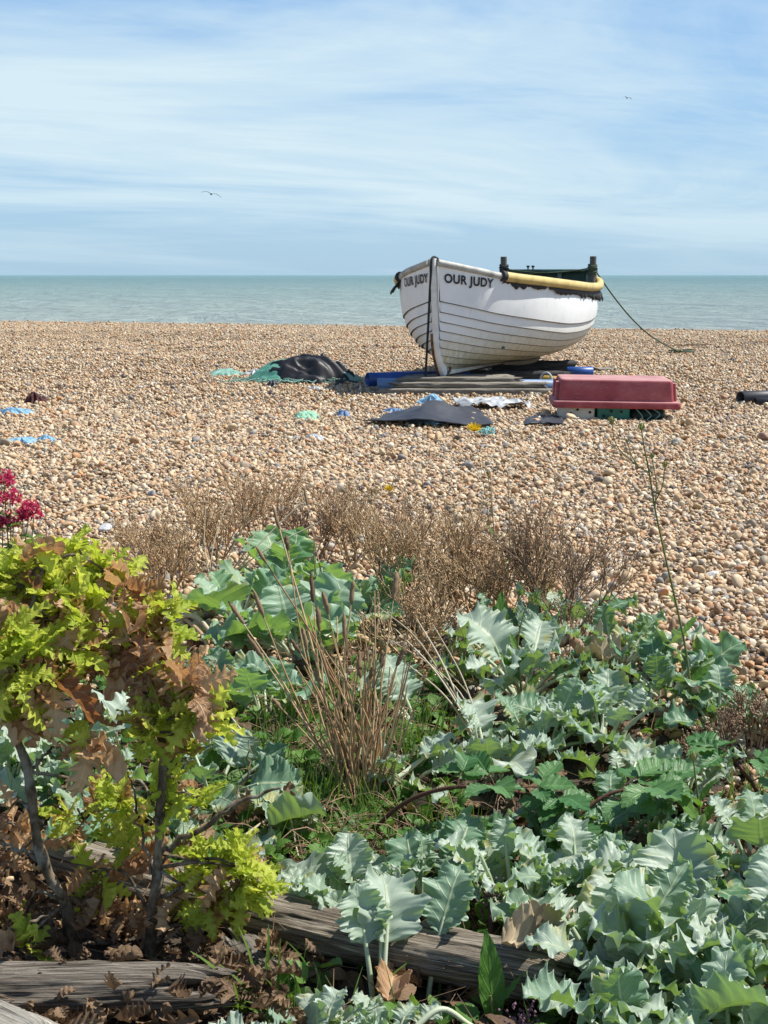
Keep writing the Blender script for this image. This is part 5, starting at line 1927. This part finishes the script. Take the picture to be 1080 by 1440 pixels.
def bramble(pts, label, leaves, r=.005):
    """an arching stem with three-part leaves: leaves are (position along 0..1, azimuth, elevation, leaflet length)"""
    P = smooth_path([at_y(*p) for p in pts], 40)
    root = thing("bramble", label, "plant", P[0], "brambles in the bank")
    g = G()
    tube(g, P, [r, r, r * .6], 8, .4)
    idx = rng.integers(1, 39, 50)
    D = rng.normal(0, 1, (50, 3))
    D /= np.linalg.norm(D, axis=1)[:, None]
    segs(g, P[idx] + D * r * .7, P[idx] + D * r * 2.1, .0011, .0002, .6)
    g.build("stem", M["bramble_stem"], root)
    lg, ps = G(), G()
    for t, az, el, L in leaves:
        p = P[int(t * 39)]
        d = np.array([math.cos(az) * math.cos(el), math.sin(az) * math.cos(el), math.sin(el)])
        e = p + d * L * .55
        tube(ps, smooth_path([p, (p + e) / 2 + np.array([0, 0, .006]), e], 6), .0016, 5, .5)
        sd = unit(np.cross(d, [0, 0, 1.0]))
        for a in (-1, 0, 1):
            ld = unit(d * (1.0 if a == 0 else .35) + sd * a * .9 + np.array([0, 0, -.12]))
            put_leaf(lg, BRAM, e + ld * .006, ld, unit(np.array([0, -.25, 1.0]) + rng.normal(0, .15, 3)), L * (1.0 if a == 0 else .85) * rng.uniform(.9, 1.1), rng.uniform(0, 1))
    ps.build("leaf_stalk", M["bramble_stem"], root)
    lg.build("foliage", M["bramble"], root)


ya, yb = on_ground(520, 1190)[1], on_ground(800, 1170)[1]
bramble([(505, 1190, ya), (560, 1135, ya - .03), (620, 1110, ya - .06), (690, 1108, ya - .08), (790, 1125, yb)], "reddish bramble stem arching right from the tussock with toothed leaves at its tip",
        [(.72, -1.2, .4, .085), (.78, 2.0, .5, .08), (.85, -.2, .3, .085), (.95, -1.0, .3, .09), (.6, 1.2, .6, .07), (.9, .9, .5, .08)])
bramble([(770, 1200, yb - .1), (800, 1160, yb - .12), (850, 1120, yb - .1), (905, 1105, yb - .1)], "bramble with dark creased leaves in the shade among the right hand sea kale",
        [(.35, -1.4, .3, .10), (.5, 2.8, .2, .10), (.65, -.9, .2, .105), (.8, .5, .4, .10), (.95, -1.2, .3, .11), (.95, .3, .3, .10), (.2, -2.2, .2, .10), (.1, -.6, .1, .10)])
yr = on_ground(1055, 1150)[1]
bramble([(1075, 1160, yr), (1065, 1115, yr - .02), (1045, 1085, yr - .03), (1030, 1065, yr - .03)], "fresh green bramble sprig at the right edge of the bank",
        [(.5, -.6, .4, .085), (.75, 2.6, .4, .09), (.95, 2.2, .3, .095), (.9, -.4, .3, .09), (.3, -1.6, .2, .08)])
yl = on_ground(660, 1170)[1]
bramble([(700, 1190, yl), (680, 1165, yl - .02), (668, 1150, yl - .03)], "small yellowish bramble sprig below the arching bramble stem", [(.9, -1.5, .3, .055), (.5, 2.5, .3, .05)], .003)


def weed(name, label, cat, stem, leaves, mat_leaf, lib, buds=(), bud_mat="bud", flower=None, group=None, r=.0035, stem_mat="stem_green", extra=()):
    """stem: pixels with distance; leaves: (point index float, azimuth, elevation, length)"""
    P0 = [at_y(*p) for p in stem]
    root = thing(name, label, cat, P0[0], group)
    P = smooth_path(P0, 50)
    g = G()
    tube(g, P, [r, r * .8, r * .5], 7, .3)
    for q in extra:
        tube(g, smooth_path([at_y(*p) for p in q], 18), [r * .6, r * .45, r * .4], 6, .4)
    g.build("stem", M[stem_mat], root)
    if leaves:
        lg = G()
        for t, az, el, L in leaves:
            p = P[int(t * 49)]
            d = np.array([math.cos(az) * math.cos(el), math.sin(az) * math.cos(el), math.sin(el)])
            put_leaf(lg, lib, p, d, unit(np.array([0, -.2, 1.0]) + rng.normal(0, .2, 3)) if el < 1.2 else np.array([.2, -1, .2]), L, rng.uniform(0, 1))
        lg.build("foliage", M[mat_leaf], root)
    for px, py, y, rr in buds:
        g = G()
        c = at_y(px, py, y)
        V, F = ico(2)
        V = V * np.array([.8, .8, 1.25])
        V[:, 2] = np.where(V[:, 2] > 0, V[:, 2] * 1.1, V[:, 2])
        V[:, :2] *= np.where(V[:, 2:3] > .6, .55, 1)
        g.add(c + V * rr, F, np.array([0, 0, .5]))
        a = np.linspace(0, 6.28, 9)[:-1]
        for k in range(8):
            d = np.array([math.cos(a[k]) * .5, math.sin(a[k]) * .5, 1])
            blade_strip(g, [c + np.array([math.cos(a[k]), math.sin(a[k]), -.6]) * rr * .7, c + np.array([math.cos(a[k]), math.sin(a[k]), 0]) * rr * .9, c + d * rr * 1.3], rr * .3, .8)
        g.build("bud", M[bud_mat], root)
    if flower:
        px, py, y, rr = flower
        g = G()
        c = at_y(px, py, y)
        for ring, (n, op, L) in enumerate(((14, .15, 1), (12, .45, .85), (9, .9, .6))):
            for k in range(n):
                a = k * 6.283 / n + ring * .3 + rng.uniform(-.1, .1)
                d = np.array([math.cos(a) * math.cos(op), math.sin(a) * math.cos(op) * .7 - .35, math.sin(op) + .25 + .4 * math.sin(a) * math.cos(op)])
                d = unit(d)
                blade_strip(g, [c, c + d * rr * L * .5, c + d * rr * L * .9, c + d * rr * L], rr * .16, rng.uniform(0, 1))
        g.build("flower_head", M["yellow_flower"], root)
    return root


yw = on_ground(972, 1010)[1]
weed("hawkweed", "tall thin weed stalk with closed buds standing against the shingle at the right", "weed",
     [(974, 1010, yw), (966, 925, yw), (951, 850, yw), (936, 785, yw), (921, 715, yw), (913, 665, yw), (906, 630, yw), (902, 604, yw)],
     [(.10, .2, .7, .09), (.16, 2.9, .6, .08), (.22, .5, .8, .07), (.05, 2.4, .3, .11), (.03, -.6, .2, .12), (.3, 2.7, .9, .04)], "herb", DOCK,
     [(902, 600, yw, .009), (860, 591, yw, .0085), (917, 641, yw, .0065), (935, 653, yw, .0065), (882, 620, yw, .005)],
     extra=([(913, 665, yw), (897, 655, yw), (868, 628, yw), (860, 594, yw)], [(921, 715, yw), (923, 680, yw), (917, 645, yw)], [(919, 710, yw), (931, 685, yw), (935, 656, yw)], [(897, 655, yw), (888, 640, yw), (882, 622, yw)]))
y5 = on_ground(690, 870)[1]
weed("hawkweed", "yellow flower on a thin stalk in front of the grey sheet and twine", "flower", [(697, 870, y5), (690, 760, y5), (680, 680, y5), (667, 607, y5)], [], "herb", DOCK, flower=(667, 605, y5, .032), r=.0017, group="yellow hawkweed flowers")
y6 = on_ground(575, 850)[1]
weed("hawkweed", "small yellow flower alone on the shingle above the dry bushes", "flower", [(580, 850, y6), (566, 770, y6), (548, 692, y6)], [], "herb", DOCK, flower=(548, 689, y6, .024), r=.0014, group="yellow hawkweed flowers")
y7 = on_ground(715, 880)[1]
weed("hawkweed", "thin budded weed in front of the shingle between the yellow flower and the red tub", "weed", [(712, 880, y7), (700, 790, y7), (692, 720, y7), (686, 668, y7)], [(.45, .3, 1.0, .05), (.5, 2.8, 1.0, .05), (.3, .3, .9, .06)], "herb", DOCK, [(686, 665, y7, .006)], r=.002)
y8 = on_ground(985, 1200)[1]
weed("sow_thistle", "green weed with one yellow bud among the right hand sea kale", "weed", [(978, 1215, y8), (985, 1160, y8 - .02), (980, 1110, y8 - .03), (975, 1068, y8 - .03)], [(.3, .6, .9, .11), (.35, 2.6, .8, .12), (.55, .2, 1.0, .07), (.15, -.6, .5, .12), (.5, -2.0, .7, .08)], "herb", DOCK, [(975, 1064, y8 - .03, .009)])
y9 = on_ground(735, 1015)[1]
weed("sow_thistle", "leafy green weed growing up through the drooping sea kale", "weed", [(738, 1015, y9), (732, 960, y9 - .02), (728, 905, y9 - .02), (740, 850, y9)], [(.2, .6, .9, .10), (.35, 2.6, .9, .10), (.5, .2, 1.0, .07), (.1, -1.2, .7, .10), (.6, 2.2, 1.0, .06)], "herb", DOCK, [])
yd = on_ground(695, 1455)[1]
weed("dock", "tall lance shaped dark green leaf standing in front of the log end", "weed", [(697, 1460, yd), (694, 1430, yd), (690, 1400, yd)], [(.3, 1.9, 1.35, .165), (.6, .5, .85, .085)], "herb", DOCK, [])
ye = on_ground(705, 925)[1]
weed("dock", "dark green upright dock leaf among the right dry bushes", "weed", [(700, 925, ye), (703, 905, ye), (706, 890, ye)], [(.3, 1.3, 1.3, .19), (.6, 2.0, 1.1, .12)], "herb", DOCK, [])

# crimson valerian at the left edge
yv = on_ground(10, 900)[1]
root = thing("red_valerian", "crimson valerian flowers at the left edge above the oak leaves", "flower", on_ground(10, 900))
g, fl, lf = G(), G(), G()
for px, py, rr, nb in ((5, 672, .028, 55), (14, 697, .026, 55), (42, 712, .020, 40), (48, 722, .016, 26), (20, 728, .030, 65), (33, 722, .016, 26), (4, 735, .022, 40), (84, 772, .012, 20), (-14, 700, .03, 50)):
    c = at_y(px, py, yv + rng.uniform(-.05, .05))
    b = on_ground(8 + px * .3, 900)
    P = smooth_path([b, (b + c) / 2 + rng.normal(0, .01, 3), c], 14)
    tube(g, P, [.003, .0025, .0016], 6, rng.uniform(.3, 1))
    for k in range(int(nb * .85)):
        o = unit(rng.normal(0, 1, 3)) * rr * 1.35 * rng.uniform(.35, 1) * np.array([1.15, 1, .75])
        d = unit(o + np.array([0, -.01, .012]))
        for q in range(4):
            a = q * 1.57 + rng.uniform(0, 1)
            x = unit(np.cross(d, [.2, .3, 1]))
            pd = unit(d * .6 + x * math.cos(a) + np.cross(d, x) * math.sin(a))
            blade_strip(fl, [c + o, c + o + pd * .007, c + o + pd * .012], .0042, rng.uniform(0, 1))
    for t in (4, 7, 10):
        for sg in (-1, 1):
            put_leaf(lf, HERB, P[t], unit(np.array([sg, rng.uniform(-.4, .4), .5])), np.array([0, 0, 1.0]), .045, rng.uniform(.5, 1))
g.build("stem", M["stem_green"], root)
fl.build("flower_heads", M["red_flower"], root)
lf.build("foliage", M["herb"], root)

# purple bud heads
for px, py, lab in ((690, 1268, "purplish brown bud cluster on the sea kale above the log"), (738, 1440, "dark purple bud cluster at the bottom edge below the log end")):
    c = on_ground(px, py + 60)
    c = at_y(px, py, c[1])
    g = G()
    T = rng.normal(0, 1, (120, 3)) * np.array([.014, .014, .016]) + c
    blobs(g, T, rng.uniform(.0016, .0034, 120), rng.uniform(0, 1, 120))
    b = on_ground(px, py + 75)
    tube(g, smooth_path([b, (b + c) / 2, c], 8), .005, 6, .2)
    tag(g.build("sea_kale_bud", M["purple"]), lab, "bud", "purple sea kale buds")

# dead curled leaves
def dead_leaf(px, py, up, L, label, mat="dead_leaf", az=.3, el=.1, yshift=0.0):
    p = on_ground(px, py) + np.array([0, yshift, up])
    V, F, U = kale_blade(rng, .8)
    V = V * np.array([.8, 1, 1.0])
    V[:, 2] += .25 * (V[:, 0] ** 2) / .1
    U = U.copy()
    U[:, 2] = rng.uniform(.3, 1)
    d = np.array([math.cos(az) * math.cos(el), math.sin(az) * math.cos(el), math.sin(el)])
    g = G()
    g.add(leaf_frame(V, p, d, np.array([.1, -.3, 1.0]), L), F, U)
    o = g.build("dead_leaf", M[mat])
    md = o.modifiers.new("thickness", "SOLIDIFY")
    md.thickness = .0012
    tag(o, label, "leaf", "dead curled leaves")


dead_leaf(705, 1418, .125, .13, "cream curled dead leaf lying on the end of the long log", az=.25, el=.15)
dead_leaf(768, 1410, .12, .08, "crumpled yellow cream dead leaf between the log end and the sea kale", az=.6, el=.9)
dead_leaf(800, 945, .04, .20, "long greyish dead leaf lying right of the dark dry stems", az=-.5, el=-.05)
dead_leaf(905, 1130, .09, .06, "small yellowed leaf tip in the right hand sea kale", az=-1.2, el=-.4)
dead_leaf(600, 1170, .04, .08, "pale curled leaf scrap beside the arching bramble stem", az=2.6, el=.2)
dead_leaf(545, 1430, .03, .09, "brown withered leaf at the foot of the frilly shoot", "oak_brown", az=1.3, el=.6)
# bleached stalks lying about
for pts, r, lab, mt in (
        ([(575, 1492), (620, 1480), (665, 1476), (735, 1492)], .0055, "thick pale bent stalk along the bottom edge before the log", "kale_stalk"),
        ([(480, 1345), (545, 1330), (590, 1345)], .008, "pale horizontal stalk below the upright yellowish leaf", "kale_stalk"),
        ([(560, 1120), (610, 1105), (660, 1108)], .006, "pale green stalk lying above the arching bramble stem", "kale_stalk"),
        ([(730, 1060), (770, 1045), (800, 1030)], .007, "pale stalk leading to the crinkled sea kale", "kale_stalk"),
        ([(1040, 1050), (1085, 1075)], .005, "white stalk crossing the dry bush at the right edge", "straw_pale"),
        ([(235, 890), (275, 900), (310, 925)], .010, "bleached dead stalk lying left of the central sea kale", "straw_pale"),
        ([(215, 935), (270, 930), (300, 915)], .008, "dark dead stalk lying below the bleached one", "dry"),
        ([(250, 880), (290, 935), (285, 960)], .007, "bent dead stalk left of the blue green sea kale", "dry"),
        ([(300, 1000), (380, 1120), (450, 1180)], .0025, "long thin pale stem fallen across the bank right of the oak", "straw_pale"),
        ([(300, 1170), (370, 1160), (460, 1190)], .0028, "thin pale stem lying at the dead twig right of the oak", "straw_pale"),
        ([(330, 1215), (400, 1190), (420, 1230)], .003, "bleached bent stem lying near the lime green oak spray", "straw_pale"),
        ([(540, 1210), (620, 1250), (700, 1300)], .0018, "long dark wiry stem crossing the pale frilly sea kale", "dry_dark")):
    g = G()
    P = [on_ground(*p) + np.array([0, 0, .05 + .03 * math.sin(k * 1.7)]) for k, p in enumerate(pts)]
    tube(g, smooth_path(P, 24), [r, r * .9, r * .6], 8, rng.uniform(.4, 1))
    tag(g.build("fallen_stalk", M[mt]), lab, "stalk", "fallen stalks in the bank")

# ------------------------------------------------------------------ what covers the soil
def bank_points(n, y0=1.9, y1=4.9, edge=True):
    y = rng.uniform(y0, y1, n)
    x = rng.uniform(-1, 1, n) * (.30 * y + .7)
    k = rng.uniform(0, 1, n) > soil_mask(x, y - .15) if edge else np.ones(n, bool)
    x, y = x[k], y[k]
    return np.stack([x, y, zg(x, y)], 1)


g = G()
for p in bank_points(3600):
    az, el = rng.uniform(0, 6.28), rng.normal(.1, .35)
    V, F, U = OAKB[rng.integers(14)] if rng.uniform() < .35 else HERB[rng.integers(8)]
    U = U.copy()
    U[:, 2] = rng.uniform(0, 1)
    d = np.array([math.cos(az) * math.cos(el), math.sin(az) * math.cos(el), math.sin(el)])
    g.add(leaf_frame(V, p + np.array([0, 0, rng.uniform(.004, .04)]), d, np.array([0, 0, 1.0]) + rng.normal(0, .35, 3), rng.uniform(.03, .075)), F, U)
for _ in range(230):                                   # leaves caught on and round the timbers
    q = on_ground(rng.uniform(-40, 430), rng.uniform(1170, 1500))
    az, el = rng.uniform(0, 6.28), rng.normal(.1, .5)
    V, F, U = OAKB[rng.integers(14)]
    U = U.copy()
    U[:, 2] = rng.uniform(.2, 1)
    g.add(leaf_frame(V, q + np.array([0, 0, rng.uniform(.01, .085)]), np.array([math.cos(az) * math.cos(el), math.sin(az) * math.cos(el), math.sin(el)]), np.array([0, -.2, 1.0]) + rng.normal(0, .4, 3), rng.uniform(.035, .08)), F, U)
P = bank_points(3600)
a = rng.uniform(0, 6.28, len(P))
ln = rng.uniform(.04, .2, len(P))
e = P + np.stack([np.cos(a) * ln, np.sin(a) * ln, rng.normal(.02, .035, len(P))], 1)
segs(g, P + [0, 0, .012], e + [0, 0, .015], rng.uniform(.0008, .0022, len(P)), .0006, rng.uniform(0, 1, len(P)))
o = g.build("leaf_litter", M["litter"])
o["kind"] = "stuff"
o["label"] = "dead brown leaf and stem litter on the soil of the bank"
g = G()                                                # dead strands matted round the tussock
for _ in range(900):
    c = on_ground(rng.normal(440, 130), rng.uniform(930, 1230))
    az, ln = rng.uniform(0, 6.28), rng.uniform(.06, .28)
    d = np.array([math.cos(az), math.sin(az), 0]) * ln
    h = rng.uniform(.01, .07)
    q = np.linspace(0, 1, 6)
    P = c + np.outer(q, d) + np.outer(4 * q * (1 - q), np.array([rng.normal(0, .015), rng.normal(0, .015), h])) + np.array([0, 0, .012])
    tube(g, P, rng.uniform(.0006, .0015), 3, rng.uniform(0, 1), cap=False)
o = g.build("dry_thatch", M["dry_dark"])
o["kind"] = "stuff"
o["label"] = "matted dead brown grass round the tussock"
g = G()
P = np.concatenate([bank_points(3600), [on_ground(rng.normal(470, 120), rng.uniform(960, 1240)) for _ in range(1100)], [on_ground(rng.uniform(-30, 420), rng.uniform(1170, 1480)) for _ in range(420)]])
den = vnoise(P[:, 0] * 2.3, P[:, 1] * 2.3, 77)
for p, dn in zip(P, den):
    if dn < -.12:
        continue
    if rng.uniform() < .55:
        az, sp, h = rng.uniform(0, 6.28), rng.uniform(.1, .8), rng.uniform(.05, .15)
        Q = [p + unit(np.array([math.cos(az) * sp, math.sin(az) * sp, 1])) * h * t + np.array([math.cos(az), math.sin(az), -.8]) * h * .35 * sp * t * t for t in np.linspace(0, 1, 6)]
        blade_strip(g, Q, rng.uniform(.0012, .003), rng.uniform(0, 1))
    else:
        for _ in range(rng.integers(2, 5)):
            az, el = rng.uniform(0, 6.28), rng.uniform(.1, 1.0)
            d = np.array([math.cos(az) * math.cos(el), math.sin(az) * math.cos(el), math.sin(el)])
            put_leaf(g, HERB, p + np.array([0, 0, rng.uniform(0, .05)]), d, np.array([0, -.2, 1.0]) + rng.normal(0, .3, 3), rng.uniform(.02, .055), rng.uniform(0, 1))
o = g.build("ground_herbs", M["herb"])
o["kind"] = "stuff"
o["label"] = "low green herbs and grass between the sea kale plants"
# ------------------------------------------------------------------ light, sky, camera
SUN = unit((0.64, 0.14, 1.0))
el, az = math.asin(SUN[2]), math.atan2(SUN[0], SUN[1])
ld = bpy.data.lights.new("sun", "SUN")
ld.energy, ld.angle, ld.color = 5.0, R(0.53), (1.0, 0.955, 0.88)
lo = bpy.data.objects.new("sun", ld)
lo.rotation_euler = Vector(-SUN).to_track_quat('-Z', 'Y').to_euler()
lo.location = (8, 6, 14)
COL.objects.link(lo)

w = bpy.data.worlds.new("World")
scene.world = w
w.use_nodes = True
nt = w.node_tree
nt.nodes.clear()
W = Mat.__new__(Mat)
W.t, W.m = nt, w
out = nt.nodes.new("ShaderNodeOutputWorld")
sky = nt.nodes.new("ShaderNodeTexSky")
sky.sky_type = 'NISHITA'
sky.sun_disc = False
sky.sun_elevation, sky.sun_rotation = el, az
sky.air_density, sky.dust_density, sky.ozone_density = 1.0, 0.6, 2.5
d = nt.nodes.new("ShaderNodeTexCoord").outputs["Generated"]
x, y, z = W.sep(d)
zz = W.math("ADD", W.math("MAXIMUM", z, 0.0), 0.10)
cv = nt.nodes.new("ShaderNodeCombineXYZ")
W.set(cv.inputs[0], W.math("DIVIDE", x, zz))
W.set(cv.inputs[1], W.math("DIVIDE", y, zz))
rotm = nt.nodes.new("ShaderNodeMapping")
W.set(rotm.inputs["Vector"], cv.outputs[0])
rotm.inputs["Rotation"].default_value = (0, 0, R(-24))
n1 = W.noise(W.scale(rotm.outputs[0], (.36, .66, 1), (3.1, 1.7, 0)), 1.0, 9, .58, 1.0)
n2 = W.noise(W.scale(rotm.outputs[0], (.15, .42, 1), (7.3, 4.2, 2)), 1.0, 4, .5, .2)
n3 = W.noise(W.scale(rotm.outputs[0], (2.0, 5.0, 1), (1.3, 2.2, 5)), 1.0, 7, .62, .8)
cl = W.math("ADD", W.math("MULTIPLY", n1, .62), W.math("ADD", W.math("MULTIPLY", n2, .45), W.math("MULTIPLY", n3, .10)))
cl = W.ramp(cl, [(.51, (.02, .02, .02)), (.59, (.52, .52, .52)), (.69, (1, 1, 1))])
low = W.math("MULTIPLY_ADD", z, 14.0, .25, clamp=True)             # the veil thins out towards the horizon
cl = W.math("MULTIPLY", W.math("MULTIPLY", cl, low), .92, clamp=True)
sk = W.mix(1.0, sky.outputs[0], (.92, 1.0, 1.13), "MULTIPLY")
hz = W.math("SUBTRACT", 1.0, W.math("MULTIPLY", z, 3.2), clamp=True)
hzc = W.mix(hz, (2.1, 4.1, 7.3), (3.3, 5.3, 7.1))
up = W.math("MULTIPLY_ADD", z, -3.6, 1.85, clamp=True)              # thin cloud low down, clear blue overhead
sk = W.mix(W.math("MULTIPLY", up, .75), sk, hzc)
skc = W.mix(W.math("MULTIPLY", cl, up), sk, (5.8, 7.1, 7.7))
bg = nt.nodes.new("ShaderNodeBackground")
W.set(bg.inputs[0], skc)
bg.inputs[1].default_value = 0.089
nt.links.new(bg.outputs[0], out.inputs[0])

cd = bpy.data.cameras.new("camera")
cam = bpy.data.objects.new("camera", cd)
COL.objects.link(cam)
cam.location = (0, 0, H)
cam.rotation_euler = (math.pi / 2 - TILT, 0, 0)
cd.sensor_fit = 'VERTICAL'
cd.sensor_height = 24.0
cd.lens = 24.0 * FPX / 1440.0
cd.clip_start, cd.clip_end = 0.05, 200000.0
scene.camera = cam

scene.view_settings.view_transform = 'Standard'
scene.view_settings.look = 'None'
scene.view_settings.exposure = 0.46
scene.view_settings.gamma = 1.0
scene.render.engine = 'CYCLES'
scene.cycles.use_denoising = True
scene.cycles.max_bounces = 8
scene.cycles.transparent_max_bounces = 8
